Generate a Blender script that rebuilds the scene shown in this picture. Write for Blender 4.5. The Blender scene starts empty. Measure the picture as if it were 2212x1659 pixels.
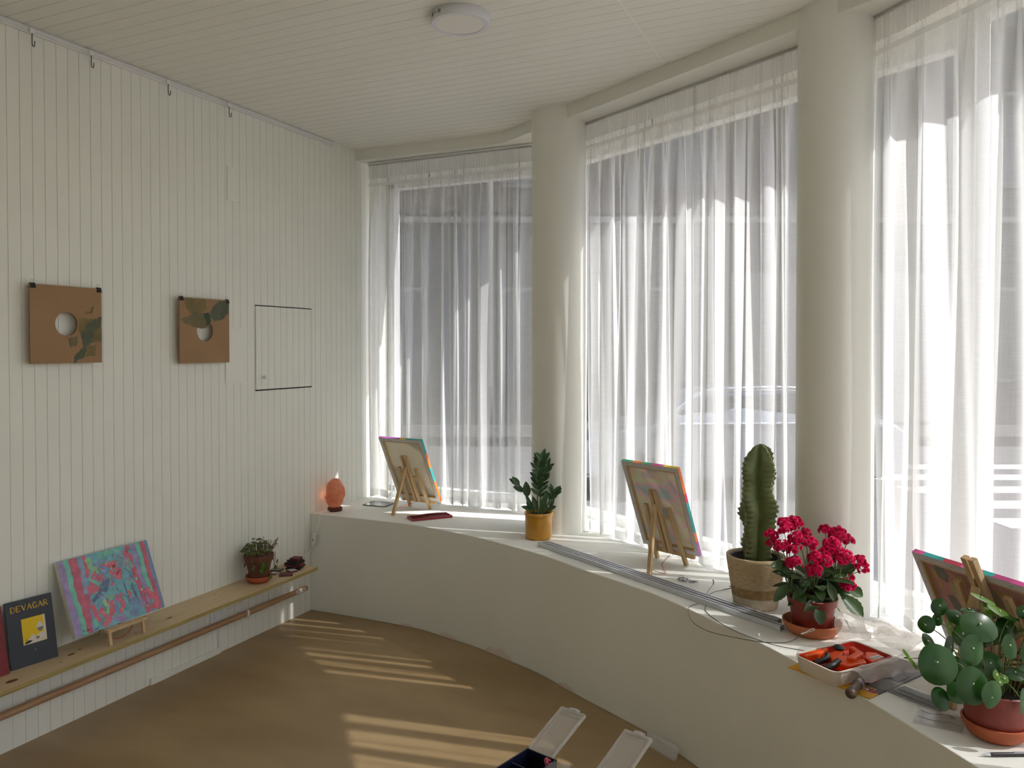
import bpy, bmesh, math, random
from mathutils import Vector, Matrix, noise
R = math.radians
scene = bpy.context.scene
COL = scene.collection

# ------------------------------------------------------------------ camera
F, CX, CY, W_, H_ = 1700.0, 1106.0, 778.0, 2212.0, 1659.0
YAW, PITCH = math.atan(782 / F), math.atan(28 / F)
cam_d = bpy.data.cameras.new('camera')
cam = bpy.data.objects.new('camera', cam_d); COL.objects.link(cam)
cam.location = (0, 0, 1.55)
cam.rotation_euler = (R(90) - PITCH, 0, YAW)
cam_d.sensor_width = 36; cam_d.sensor_fit = 'HORIZONTAL'
cam_d.lens = 36 * F / W_
cam_d.shift_y = -(H_ / 2 - CY) / W_
cam_d.clip_start = .02; cam_d.clip_end = 200
scene.camera = cam

# ------------------------------------------------------------------ world, sun, exposure
world = bpy.data.worlds.new('sky'); scene.world = world; world.use_nodes = True
wn = world.node_tree.nodes; wn.clear()
out = wn.new('ShaderNodeOutputWorld'); bg = wn.new('ShaderNodeBackground'); sky = wn.new('ShaderNodeTexSky')
sky.sky_type = 'NISHITA'; sky.sun_disc = False; sky.sun_elevation = R(47); sky.sun_rotation = R(80)
sky.air_density = 1.0; sky.dust_density = 2.0
hs = wn.new('ShaderNodeHueSaturation'); hs.inputs['Saturation'].default_value = .9
world.node_tree.links.new(sky.outputs[0], hs.inputs['Color']); world.node_tree.links.new(hs.outputs[0], bg.inputs[0])
world.node_tree.links.new(bg.outputs[0], out.inputs[0])
bg.inputs[1].default_value = .30
SUN_EL, SUN_AZ = 47.0, 10.0
sd = bpy.data.lights.new('sun', 'SUN'); sd.energy = 6.9; sd.angle = R(.55); sd.color = (1, .99, .98)
so = bpy.data.objects.new('sun', sd); COL.objects.link(so)
so.rotation_euler = Vector((math.cos(R(SUN_EL)) * math.cos(R(SUN_AZ)), math.cos(R(SUN_EL)) * math.sin(R(SUN_AZ)), math.sin(R(SUN_EL)))).to_track_quat('Z', 'Y').to_euler()
so.location = (8, 3, 8)
vs = scene.view_settings
scene.display_settings.display_device = 'sRGB'
vs.view_transform = 'Standard'; vs.look = 'None'; vs.gamma = 1; vs.use_curve_mapping = False
vs.exposure = 0.28
cy = scene.cycles
cy.max_bounces = 8; cy.diffuse_bounces = 5; cy.glossy_bounces = 3; cy.transmission_bounces = 6; cy.transparent_max_bounces = 24
cy.sample_clamp_indirect = 4.0; cy.caustics_reflective = False; cy.caustics_refractive = False
cy.use_denoising = True

# ------------------------------------------------------------------ materials
def lin(c):
    f = lambda x: x / 12.92 if x <= .04045 else ((x + .055) / 1.055) ** 2.4
    return tuple(f(v / 255) for v in c) + (1,)
def mat(name, rgb, rough=.6, metal=0, var=0.0, scale=8, stretch=(1, 1, 1), rgb2=None, bump=0.0, bscale=80, alpha=1, trans=0, emit=None, estr=0, spec=.5, sheen=0, coat=0, thin=0):
    m = bpy.data.materials.new(name); m.use_nodes = True; nt = m.node_tree; b = nt.nodes['Principled BSDF']
    b.inputs['Base Color'].default_value = lin(rgb); b.inputs['Roughness'].default_value = rough; b.inputs['Metallic'].default_value = metal
    b.inputs['Specular IOR Level'].default_value = spec; b.inputs['Alpha'].default_value = alpha
    b.inputs['Transmission Weight'].default_value = trans; b.inputs['Coat Weight'].default_value = coat
    if emit: b.inputs['Emission Color'].default_value = lin(emit); b.inputs['Emission Strength'].default_value = estr
    tc = None
    if var or rgb2 or bump:
        tc = nt.nodes.new('ShaderNodeTexCoord'); mp = nt.nodes.new('ShaderNodeMapping'); mp.inputs['Scale'].default_value = stretch
        nt.links.new(tc.outputs['Object'], mp.inputs['Vector'])
    if var or rgb2:
        n = nt.nodes.new('ShaderNodeTexNoise'); n.inputs['Scale'].default_value = scale; n.inputs['Detail'].default_value = 5
        nt.links.new(mp.outputs[0], n.inputs['Vector'])
        cr = nt.nodes.new('ShaderNodeValToRGB'); cr.color_ramp.elements[0].position = .35; cr.color_ramp.elements[1].position = .65
        c = lin(rgb); c2 = lin(rgb2) if rgb2 else tuple(x * (1 - var) for x in c[:3]) + (1,)
        cr.color_ramp.elements[0].color = c2; cr.color_ramp.elements[1].color = c
        nt.links.new(n.outputs['Fac'], cr.inputs[0]); nt.links.new(cr.outputs[0], b.inputs['Base Color'])
    if bump:
        n2 = nt.nodes.new('ShaderNodeTexNoise'); n2.inputs['Scale'].default_value = bscale; n2.inputs['Detail'].default_value = 4
        nt.links.new(mp.outputs[0], n2.inputs['Vector'])
        bp = nt.nodes.new('ShaderNodeBump'); bp.inputs['Strength'].default_value = bump; bp.inputs['Distance'].default_value = .01
        nt.links.new(n2.outputs['Fac'], bp.inputs['Height']); nt.links.new(bp.outputs[0], b.inputs['Normal'])
    if thin:   # thin leaf, paper or plastic film: part of the light passes through
        ts = nt.nodes.new('ShaderNodeBsdfTranslucent'); mx = nt.nodes.new('ShaderNodeMixShader'); mx.inputs[0].default_value = thin
        src = b.inputs['Base Color'].links[0].from_socket if b.inputs['Base Color'].links else None
        if src: nt.links.new(src, ts.inputs[0])
        else: ts.inputs[0].default_value = lin(rgb)
        nt.links.new(b.outputs[0], mx.inputs[1]); nt.links.new(ts.outputs[0], mx.inputs[2])
        nt.links.new(mx.outputs[0], nt.nodes['Material Output'].inputs[0])
    return m
M = {}
M['wall'] = mat('white_wall_paint', (235, 235, 227), .6, var=.03, scale=2, bump=.05, bscale=60)
M['board'] = mat('white_board_paint', (236, 236, 226), .5, var=.03, scale=3, bump=.03, bscale=40)
M['ceil'] = mat('white_ceiling_paint', (230, 229, 220), .6, var=.03, scale=2)
M['gap'] = mat('dark_gap', (40, 38, 36), .9)
M['floor'] = mat('trowelled_floor', (168, 144, 106), .42, scale=1.6, stretch=(1, 2.4, 1), rgb2=(152, 126, 88), bump=.03, bscale=14)
M['pine'] = mat('pine', (208, 186, 150), .55, scale=6, stretch=(14, .8, 14), rgb2=(194, 168, 128))
M['pine_edge'] = mat('pine_edge', (172, 156, 98), .6, scale=6, stretch=(1, .6, 30), rgb2=(150, 130, 78))
M['knot'] = mat('knot', (92, 58, 34), .7, rgb2=(130, 90, 56), scale=200)
M['rod'] = mat('beech_rod', (182, 146, 110), .45, scale=9, stretch=(20, .7, 20), rgb2=(160, 124, 88))
M['easel'] = mat('easel_wood', (208, 180, 138), .6, scale=30, stretch=(1, 1, .1), rgb2=(186, 154, 110))
M['white_pl'] = mat('white_plastic', (232, 232, 230), .35)
M['white_mt'] = mat('white_metal', (225, 224, 222), .4)
M['grey_mt'] = mat('grey_metal', (120, 120, 122), .35, metal=.8)
M['alu'] = mat('aluminium', (206, 209, 216), .4, metal=.45)
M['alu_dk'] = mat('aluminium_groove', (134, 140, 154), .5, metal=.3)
M['black'] = mat('black_plastic', (28, 28, 30), .4)
M['card'] = mat('brown_cardboard', (160, 126, 92), .85, var=.08, scale=5)
M['cardedge'] = mat('cardboard_edge', (134, 104, 76), .9)
M['terra'] = mat('terracotta', (178, 92, 56), .7, var=.12, scale=14, bump=.05)
M['terra_lt'] = mat('terracotta_light', (200, 118, 76), .7, var=.12, scale=14)
M['terra_dk'] = mat('terracotta_dark', (106, 66, 46), .75, var=.2, scale=8)
M['redpot'] = mat('red_brown_plastic', (128, 48, 38), .45)
M['ochre'] = mat('ochre_glaze', (196, 140, 36), .22, var=.12, scale=10, coat=.4)
M['soil'] = mat('soil', (40, 30, 24), .95, bump=.6, bscale=160)
M['salt'] = mat('salt_rock', (208, 146, 120), .6, scale=14, rgb2=(196, 112, 84), bump=.35, bscale=28, emit=(255, 110, 50), estr=.06)
M['basewood'] = mat('dark_red_wood', (84, 34, 30), .5)
M['redlac'] = mat('red_case', (150, 52, 62), .35)
M['redlac_dk'] = mat('red_case_dark', (110, 34, 44), .35)
M['navybk'] = mat('dark_navy_cover', (52, 56, 64), .6)
M['gold'] = mat('gold_print', (196, 156, 46), .5)
M['yellow'] = mat('yellow_print', (226, 190, 10), .6)
M['pencil'] = mat('pencil_grey', (128, 124, 124), .8)
M['paper'] = mat('off_white_paper', (214, 206, 190), .8)
M['maroon'] = mat('maroon_cover', (120, 22, 34), .5)
M['tile_r'] = mat('dark_red_tile', (98, 42, 46), .5, var=.15, scale=20)
M['tile_k'] = mat('near_black_tile', (44, 32, 34), .5)
M['tile_w'] = mat('pale_tile', (200, 198, 190), .35)
M['tile_g'] = mat('grey_brown_tile', (116, 108, 100), .4)
M['zz'] = mat('zz_leaf', (62, 92, 58), .3, var=.2, scale=30, thin=.12)
M['zzstem'] = mat('zz_stem', (70, 88, 50), .5)
M['cactus'] = mat('cactus_green', (122, 134, 86), .55, scale=18, rgb2=(98, 112, 70), bump=.1, bscale=50, thin=.08)
M['cactus_y'] = mat('cactus_pale', (196, 198, 138), .55, scale=26, rgb2=(158, 166, 108), thin=.08)
M['spine'] = mat('cactus_spine', (110, 84, 62), .7)
M['rope'] = mat('rope', (206, 186, 152), .85, scale=60, stretch=(1, 1, 3), rgb2=(184, 160, 122), bump=.4, bscale=120)
M['rope_dk'] = mat('rope_dark', (178, 146, 104), .85, scale=60, rgb2=(154, 122, 82), bump=.4, bscale=120)
M['rope_lt'] = mat('rope_pale', (216, 202, 178), .85, scale=60, rgb2=(196, 178, 150), bump=.4, bscale=120)
M['greyin'] = mat('grey_inner_pot', (74, 70, 72), .6)
M['kal'] = mat('kalanchoe_leaf', (72, 98, 56), .4, scale=14, rgb2=(52, 78, 42), thin=.15)
M['kalstem'] = mat('kalanchoe_stem', (98, 116, 66), .5)
M['pink'] = mat('pink_petal', (240, 46, 118), .55, scale=60, rgb2=(222, 24, 98), thin=.4)
M['pil'] = mat('pilea_leaf', (48, 90, 32), .3, scale=16, rgb2=(36, 74, 26), thin=.25)
M['pil_y'] = mat('pilea_young_leaf', (104, 142, 44), .35, scale=16, rgb2=(84, 122, 36), thin=.35)
M['pildot'] = mat('pilea_dot', (190, 206, 160), .5)
M['pilstem'] = mat('pilea_stem', (112, 128, 70), .5)
M['succ'] = mat('succulent_leaf', (136, 146, 92), .5, scale=40, rgb2=(104, 124, 70), thin=.1)
M['succ_g'] = mat('succulent_green', (96, 146, 60), .5, thin=.15)
M['succ_r'] = mat('succulent_twig', (134, 104, 86), .7)
M['tray'] = mat('white_tray', (226, 216, 206), .4)
M['orange'] = mat('orange_plastic', (236, 84, 22), .35, thin=.1)
M['orange_dk'] = mat('red_orange_plastic', (205, 48, 22), .4)
M['yelcard'] = mat('yellow_card', (218, 160, 34), .5)
M['dkcard'] = mat('dark_grey_card', (74, 74, 82), .45)
M['redcard'] = mat('red_card', (158, 44, 66), .5)
M['brownwood'] = mat('old_handle_wood', (92, 74, 58), .5, scale=30, rgb2=(64, 50, 40))
M['pewter'] = mat('bluegrey_contents', (96, 98, 116), .5)
M['navy'] = mat('navy_plastic', (24, 30, 52), .35)
M['navy_dk'] = mat('navy_inside', (14, 18, 32), .5)
M['redcord'] = mat('red_cord', (176, 28, 48), .7)
M['cable'] = mat('steel_cable', (96, 94, 92), .5, metal=.4)
M['purple'] = mat('purple_cable', (74, 50, 70), .5)
M['offw'] = mat('canvas_fabric', (206, 204, 204), .85, bump=.1, bscale=300)
M['pinkwall'] = mat('damp_stain', (226, 212, 202), .8)
M['asphalt'] = mat('asphalt', (92, 92, 94), .9, var=.15, scale=.8)
M['zebra'] = mat('road_paint', (205, 205, 203), .8)
M['pave'] = mat('pavement', (190, 188, 182), .85, var=.1, scale=1)
M['facade'] = mat('facade_render', (58, 58, 58), .85, var=.15, scale=.6)
M['facade_b'] = mat('facade_brick', (66, 57, 54), .9, scale=2, rgb2=(60, 53, 51))
M['facade_l'] = mat('facade_pale', (118, 115, 112), .8)
M['fwin'] = mat('facade_window', (58, 62, 68), .15)
M['carb'] = mat('car_paint', (142, 146, 154), .25, metal=.4, coat=.5)
M['carg'] = mat('car_glass', (40, 44, 48), .08)
M['chrome'] = mat('chrome_trim', (236, 238, 240), .15, metal=.9)
M['tyre'] = mat('tyre', (32, 32, 34), .8)
M['framew'] = mat('window_frame_white', (228, 228, 226), .4)
M['lightdif'] = mat('lamp_diffuser', (226, 222, 214), .5)
M['lightbody'] = mat('lamp_body', (214, 214, 218), .4)
M['pink_e'] = mat('magenta_paint', (214, 74, 150), .5); M['teal_e'] = mat('teal_paint', (34, 160, 160), .5)
M['oran_e'] = mat('orange_paint', (240, 120, 40), .5); M['yell_e'] = mat('yellow_paint', (232, 196, 52), .5)
M['red_e'] = mat('crimson_paint', (214, 46, 84), .5); M['green_e'] = mat('green_paint', (60, 184, 130), .5)
M['purp_e'] = mat('violet_paint', (160, 84, 160), .5)

def film(name, rgb, opac, trans=0.3, rough=.15, gl=.12, scale=None):
    """clear or milky plastic film: mostly transparent, a little diffuse and glossy"""
    m = bpy.data.materials.new(name); m.use_nodes = True; nt = m.node_tree; nt.nodes.clear()
    o = nt.nodes.new('ShaderNodeOutputMaterial'); t = nt.nodes.new('ShaderNodeBsdfTransparent'); t.inputs[0].default_value = (1, 1, 1, 1)
    d = nt.nodes.new('ShaderNodeBsdfDiffuse'); d.inputs[0].default_value = lin(rgb)
    tl = nt.nodes.new('ShaderNodeBsdfTranslucent'); tl.inputs[0].default_value = lin(rgb)
    g = nt.nodes.new('ShaderNodeBsdfGlossy'); g.inputs['Roughness'].default_value = rough; g.inputs[0].default_value = (1, 1, 1, 1)
    m1 = nt.nodes.new('ShaderNodeMixShader'); m1.inputs[0].default_value = trans
    m2 = nt.nodes.new('ShaderNodeMixShader'); m2.inputs[0].default_value = opac
    m3 = nt.nodes.new('ShaderNodeMixShader'); m3.inputs[0].default_value = gl
    L = nt.links
    L.new(d.outputs[0], m1.inputs[1]); L.new(tl.outputs[0], m1.inputs[2]); L.new(t.outputs[0], m2.inputs[1]); L.new(m1.outputs[0], m2.inputs[2])
    L.new(m2.outputs[0], m3.inputs[1]); L.new(g.outputs[0], m3.inputs[2]); L.new(m3.outputs[0], o.inputs[0])
    return m
M['bag'] = film('milky_bag', (235, 228, 222), .48, .5, .25, .06)
M['clearbag'] = film('clear_bag', (235, 235, 235), .16, .4, .2, .08)
M['lid'] = film('frosted_lid', (220, 218, 214), .42, .4, .3, .06)
M['acryl'] = film('acrylic_sheet', (215, 213, 210), .22, .4, .1, .06)
M['glassp'] = film('glass_plate', (190, 190, 195), .25, .2, .05, .3)
M['pane'] = film('window_pane', (235, 240, 240), .02, .5, .02, .04)

def sheer(name, t0, rgb=(244, 243, 240)):
    """woven voile: the longer light runs through the weave, the less passes straight"""
    m = bpy.data.materials.new(name); m.use_nodes = True; nt = m.node_tree; nt.nodes.clear(); L = nt.links
    o = nt.nodes.new('ShaderNodeOutputMaterial'); geo = nt.nodes.new('ShaderNodeNewGeometry')
    dot = nt.nodes.new('ShaderNodeVectorMath'); dot.operation = 'DOT_PRODUCT'
    L.new(geo.outputs['Incoming'], dot.inputs[0]); L.new(geo.outputs['Normal'], dot.inputs[1])
    ab = nt.nodes.new('ShaderNodeMath'); ab.operation = 'ABSOLUTE'; L.new(dot.outputs['Value'], ab.inputs[0])
    mxx = nt.nodes.new('ShaderNodeMath'); mxx.operation = 'MAXIMUM'; mxx.inputs[1].default_value = .12; L.new(ab.outputs[0], mxx.inputs[0])
    inv = nt.nodes.new('ShaderNodeMath'); inv.operation = 'DIVIDE'; inv.inputs[0].default_value = 1; L.new(mxx.outputs[0], inv.inputs[1])
    pw = nt.nodes.new('ShaderNodeMath'); pw.operation = 'POWER'; L.new(inv.outputs[0], pw.inputs[1])
    tc = nt.nodes.new('ShaderNodeTexCoord')
    facs = []
    for sc in ((14, 14, 800), (600, 600, 9)):
        mp = nt.nodes.new('ShaderNodeMapping'); mp.inputs['Scale'].default_value = sc; L.new(tc.outputs['Object'], mp.inputs[0])
        n = nt.nodes.new('ShaderNodeTexNoise'); n.inputs['Scale'].default_value = 1; n.inputs['Detail'].default_value = 2; L.new(mp.outputs[0], n.inputs['Vector']); facs.append(n)
    ad = nt.nodes.new('ShaderNodeMath'); ad.operation = 'ADD'; L.new(facs[0].outputs['Fac'], ad.inputs[0]); L.new(facs[1].outputs['Fac'], ad.inputs[1])
    mr = nt.nodes.new('ShaderNodeMapRange'); mr.inputs['From Min'].default_value = .7; mr.inputs['From Max'].default_value = 1.3
    mr.inputs['To Min'].default_value = t0 * .86; mr.inputs['To Max'].default_value = min(.95, t0 * 1.14)
    L.new(ad.outputs[0], mr.inputs[0]); L.new(mr.outputs[0], pw.inputs[0])
    t = nt.nodes.new('ShaderNodeBsdfTransparent')
    d = nt.nodes.new('ShaderNodeBsdfDiffuse'); d.inputs[0].default_value = lin(rgb)
    tl = nt.nodes.new('ShaderNodeBsdfTranslucent'); tl.inputs[0].default_value = lin(rgb)
    m1 = nt.nodes.new('ShaderNodeMixShader'); m1.inputs[0].default_value = .5; L.new(d.outputs[0], m1.inputs[1]); L.new(tl.outputs[0], m1.inputs[2])
    m2 = nt.nodes.new('ShaderNodeMixShader'); L.new(pw.outputs[0], m2.inputs[0]); L.new(m1.outputs[0], m2.inputs[1]); L.new(t.outputs[0], m2.inputs[2])
    L.new(m2.outputs[0], o.inputs[0])
    return m
M['voile'] = sheer('white_voile', .43, (234, 234, 233))
M['tape'] = sheer('curtain_tape', .20, (240, 240, 238))

def pastel(name, cols, scale, thin=.45, seed=0.0):
    """the painting seen through the back of its canvas"""
    m = bpy.data.materials.new(name); m.use_nodes = True; nt = m.node_tree; L = nt.links; b = nt.nodes['Principled BSDF']; b.inputs['Roughness'].default_value = .9
    tc = nt.nodes.new('ShaderNodeTexCoord'); mp = nt.nodes.new('ShaderNodeMapping'); mp.inputs['Location'].default_value = (seed, seed, seed); L.new(tc.outputs['Object'], mp.inputs[0])
    n0 = nt.nodes.new('ShaderNodeTexNoise'); n0.inputs['Scale'].default_value = scale; n0.inputs['Detail'].default_value = 3; L.new(mp.outputs[0], n0.inputs['Vector'])
    cr = nt.nodes.new('ShaderNodeValToRGB'); e = cr.color_ramp.elements
    while len(e) < len(cols): e.new(.5)
    for i, c in enumerate(cols): e[i].position = .34 + .32 * i / (len(cols) - 1); e[i].color = lin(c)
    L.new(n0.outputs['Fac'], cr.inputs[0]); L.new(cr.outputs[0], b.inputs['Base Color'])
    ts = nt.nodes.new('ShaderNodeBsdfTranslucent'); mx = nt.nodes.new('ShaderNodeMixShader'); mx.inputs[0].default_value = thin
    L.new(cr.outputs[0], ts.inputs[0]); L.new(b.outputs[0], mx.inputs[1]); L.new(ts.outputs[0], mx.inputs[2]); L.new(mx.outputs[0], nt.nodes['Material Output'].inputs[0])
    return m
M['back_a'] = pastel('canvas_back_plain', [(206, 202, 186), (212, 206, 190), (200, 194, 178)], 5, .4)
M['back_b'] = pastel('canvas_back_pastel', [(178, 186, 184), (214, 192, 180), (204, 208, 182), (216, 188, 192), (180, 196, 190)], 9, .5, 3.1)
M['back_c'] = pastel('canvas_back_rose', [(184, 142, 132), (180, 148, 138), (176, 138, 130)], 4, .3, 1.0)

# ------------------------------------------------------------------ mesh helpers
class MB:
    def __init__(s): s.v = []; s.f = []; s.m = []
    def add(s, v, f, mi=0, T=None):
        n = len(s.v); s.v += [tuple(T @ Vector(p)) for p in v] if T else [tuple(p) for p in v]
        s.f += [tuple(i + n for i in q) for q in f]; s.m += [mi] * len(f); return s
    def box(s, a, b, mi=0, T=None):
        (x0, y0, z0), (x1, y1, z1) = a, b
        v = [(x0, y0, z0), (x1, y0, z0), (x1, y1, z0), (x0, y1, z0), (x0, y0, z1), (x1, y0, z1), (x1, y1, z1), (x0, y1, z1)]
        return s.add(v, [(0, 3, 2, 1), (4, 5, 6, 7), (0, 1, 5, 4), (1, 2, 6, 5), (2, 3, 7, 6), (3, 0, 4, 7)], mi, T)
    def beam(s, p, q, w, h, up=(0, 0, 1), mi=0):
        p, q = Vector(p), Vector(q); d = (q - p); L = d.length; d.normalize(); x = d.cross(Vector(up)); x.normalize(); y = x.cross(d)
        T = Matrix.Translation(p) @ Matrix((x, y, d)).transposed().to_4x4()
        return s.box((-w / 2, -h / 2, 0), (w / 2, h / 2, L), mi, T)
    def prism(s, pts, z0, z1, mi=0, T=None):
        n = len(pts); v = [(x, y, z0) for x, y in pts] + [(x, y, z1) for x, y in pts]
        f = [tuple(range(n - 1, -1, -1)), tuple(range(n, 2 * n))] + [(i, (i + 1) % n, n + (i + 1) % n, n + i) for i in range(n)]
        return s.add(v, f, mi, T)
    def lathe(s, prof, c=(0, 0, 0), n=40, mi=0, T=None, close=False):
        v = []; f = []
        for r, z in prof:
            for k in range(n):
                a = 2 * math.pi * k / n; v.append((c[0] + r * math.cos(a), c[1] + r * math.sin(a), c[2] + z))
        for j in range(len(prof) - 1):
            for k in range(n): f.append((j * n + k, j * n + (k + 1) % n, (j + 1) * n + (k + 1) % n, (j + 1) * n + k))
        if close:
            f.append(tuple(range(n - 1, -1, -1))); f.append(tuple((len(prof) - 1) * n + k for k in range(n)))
        return s.add(v, f, mi, T)
    def tube(s, pts, r, n=8, mi=0, smooth=6, r1=None, T=None):
        P = spline(pts, smooth) if smooth > 1 else [Vector(p) for p in pts]
        v = []; f = []; N = len(P); px = None
        for i, p in enumerate(P):
            d = (P[min(i + 1, N - 1)] - P[max(i - 1, 0)])
            if d.length < 1e-9: d = Vector((0, 0, 1))
            d.normalize(); x = (px - d * px.dot(d)) if px else d.orthogonal()
            x.normalize(); px = x; y = d.cross(x)
            rr = r if r1 is None else r + (r1 - r) * i / (N - 1)
            for k in range(n):
                a = 2 * math.pi * k / n; v.append(p + (x * math.cos(a) + y * math.sin(a)) * rr)
        for i in range(N - 1):
            for k in range(n): f.append((i * n + k, i * n + (k + 1) % n, (i + 1) * n + (k + 1) % n, (i + 1) * n + k))
        f.append(tuple(range(n - 1, -1, -1))); f.append(tuple((N - 1) * n + k for k in range(n)))
        return s.add(v, f, mi, T)
    def leaf(s, base, tip, w, up=(0, 0, 1), cup=.15, bend=.12, n=9, mi=0, tooth=0.0, wide=.45, T=None):
        base, tip = Vector(base), Vector(tip); d = tip - base; L = d.length; d.normalize()
        up = Vector(up); side = d.cross(up)
        if side.length < 1e-4: side = d.orthogonal()
        side.normalize(); nn = side.cross(d)
        v = []; f = []; cols = 5
        for i in range(n + 1):
            t = i / n
            k = wide
            ww = (math.sin(math.pi * t ** (math.log(.5) / math.log(k)))) ** .75 if 0 < t < 1 else 0.03
            ww *= w / 2
            if tooth: ww *= 1 + tooth * (1 if i % 2 else -1)
            for j in range(cols):
                q = (j / (cols - 1) - .5) * 2
                v.append(base + d * (L * t) + side * (ww * q) + nn * (cup * w * abs(q) ** 1.5 * (ww / (w / 2)) - bend * L * (t * t) + bend * L * t * .6))
        for i in range(n):
            for j in range(cols - 1):
                a = i * cols + j; f.append((a, a + 1, a + cols + 1, a + cols))
        return s.add(v, f, mi, T)
    def disc(s, c, nrm, r, r2=None, along=(0, 0, 1), dome=.12, mi=0, rings=4, n=20, tip=0.0):
        """rounded leaf blade: centre, normal, half-width, half-length along a direction"""
        c, nrm = Vector(c), Vector(nrm).normalized(); al = Vector(along); al = (al - nrm * al.dot(nrm))
        if al.length < 1e-4: al = nrm.orthogonal()
        al.normalize(); sd = nrm.cross(al); r2 = r2 or r
        v = [c + nrm * 0]; f = []
        for i in range(1, rings + 1):
            q = i / rings
            for k in range(n):
                a = 2 * math.pi * k / n; e = 1 + tip * max(0, math.cos(a)) ** 4
                v.append(c + sd * (math.sin(a) * r * q) + al * (math.cos(a) * r2 * q * e) - nrm * (dome * r * q * q * (1 + .25 * math.sin(3 * a))))
        for k in range(n): f.append((0, 1 + k, 1 + (k + 1) % n))
        for i in range(rings - 1):
            for k in range(n):
                a = 1 + i * n + k; b = 1 + i * n + (k + 1) % n; f.append((a, a + n, b + n, b))
        return s.add(v, f, mi)
    def obj(s, name, mats, parent=None, smooth=False, bevel=0, thick=0, link=True):
        me = bpy.data.meshes.new(name); me.from_pydata(s.v, [], s.f); me.update()
        for m in (mats if isinstance(mats, (list, tuple)) else [mats]): me.materials.append(M[m] if isinstance(m, str) else m)
        if any(s.m): me.polygons.foreach_set('material_index', s.m)
        if smooth: me.polygons.foreach_set('use_smooth', [True] * len(me.polygons))
        o = bpy.data.objects.new(name, me); COL.objects.link(o)
        if parent: o.parent = parent
        if thick:
            md = o.modifiers.new('thickness', 'SOLIDIFY'); md.thickness = thick; md.offset = 0
        if bevel:
            md = o.modifiers.new('bevel', 'BEVEL'); md.width = bevel; md.segments = 2; md.limit_method = 'ANGLE'; md.angle_limit = R(40)
        if smooth and bevel == 0 and smooth != 'all':
            try: me.set_sharp_from_angle(angle=R(45))
            except Exception: pass
        return o
def spline(pts, k):
    P = [Vector(p) for p in pts]
    if len(P) < 3: return [P[0].lerp(P[-1], i / k) for i in range(k + 1)]
    o = []
    for i in range(len(P) - 1):
        a, b, c, d = P[max(i - 1, 0)], P[i], P[i + 1], P[min(i + 2, len(P) - 1)]
        for j in range(k):
            t = j / k
            o.append(.5 * ((2 * b) + (c - a) * t + (2 * a - 5 * b + 4 * c - d) * t * t + (3 * b - a - 3 * c + d) * t ** 3))
    return o + [P[-1]]
def tag(o, label, cat, group=None):
    o['label'] = label; o['category'] = cat
    if group: o['group'] = group
    return o
def thing(name, label, cat, loc=(0, 0, 0), rz=0, group=None):
    o = bpy.data.objects.new(name, None); COL.objects.link(o); o.location = loc; o.rotation_euler = (0, 0, rz); o.empty_display_size = .05
    return tag(o, label, cat, group)
def struct(o, label=None):
    o['kind'] = 'structure'
    if label: o['label'] = label
    return o
def empty_part(name, parent, loc=(0, 0, 0), rot=(0, 0, 0)):
    o = bpy.data.objects.new(name, None); COL.objects.link(o); o.parent = parent; o.location = loc; o.rotation_euler = rot; return o
def text(name, body, size, m, parent, loc, rot, ext=.0004, bold=.0):
    cu = bpy.data.curves.new(name, 'FONT'); cu.body = body; cu.size = size; cu.extrude = ext; cu.offset = bold; cu.align_x = 'CENTER'; cu.align_y = 'CENTER'
    tmp = bpy.data.objects.new(name, cu); me = bpy.data.meshes.new_from_object(tmp); bpy.data.objects.remove(tmp); me.materials.clear(); me.materials.append(M[m])
    o = bpy.data.objects.new(name, me); COL.objects.link(o); o.parent = parent; o.location = loc; o.rotation_euler = rot; return o
rnd = random.Random(7)

# ------------------------------------------------------------------ plan lines
WX, CZ, LH = -3.008, 2.80, .572
front = [(-3.008, 3.70), (-2.62, 3.705), (-2.344, 3.70), (-2.193, 3.678), (-1.896, 3.605), (-1.666, 3.52), (-1.41, 3.41), (-1.151, 3.26), (-.816, 3.075), (-.594, 2.91),
         (-.436, 2.775), (-.33, 2.69), (-.225, 2.59), (-.003, 2.37), (.1, 2.25), (.2, 2.135), (.40, 1.87), (.62, 1.52), (.84, 1.05), (.99, .55), (1.07, 0), (1.10, -.8), (1.10, -7.0)]
FR = [(p.x, p.y) for p in spline([(x, y, 0) for x, y in front], 6)]
LN = [((-3.2, 4.25), 0), ((-1.38, 3.91), -31), ((0, 3.14), -48), ((1.171, 1.84), -70), ((1.80, .10), -90)]
def off_lines(d):
    r = []
    for (x, y), a in LN:
        a = R(a); r.append(((x - math.sin(a) * d, y + math.cos(a) * d), (math.cos(a), math.sin(a))))
    return r
def corners(d, yend=-7.05):
    L = off_lines(d); pts = [(-3.2, L[0][0][1])]
    for (p, u), (q, w) in zip(L, L[1:]):
        det = u[0] * -w[1] + w[0] * u[1]
        t = ((q[0] - p[0]) * -w[1] + w[0] * (q[1] - p[1])) / det
        pts.append((p[0] + u[0] * t, p[1] + u[1] * t))
    pts.append((L[-1][0][0], yend)); return pts

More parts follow.
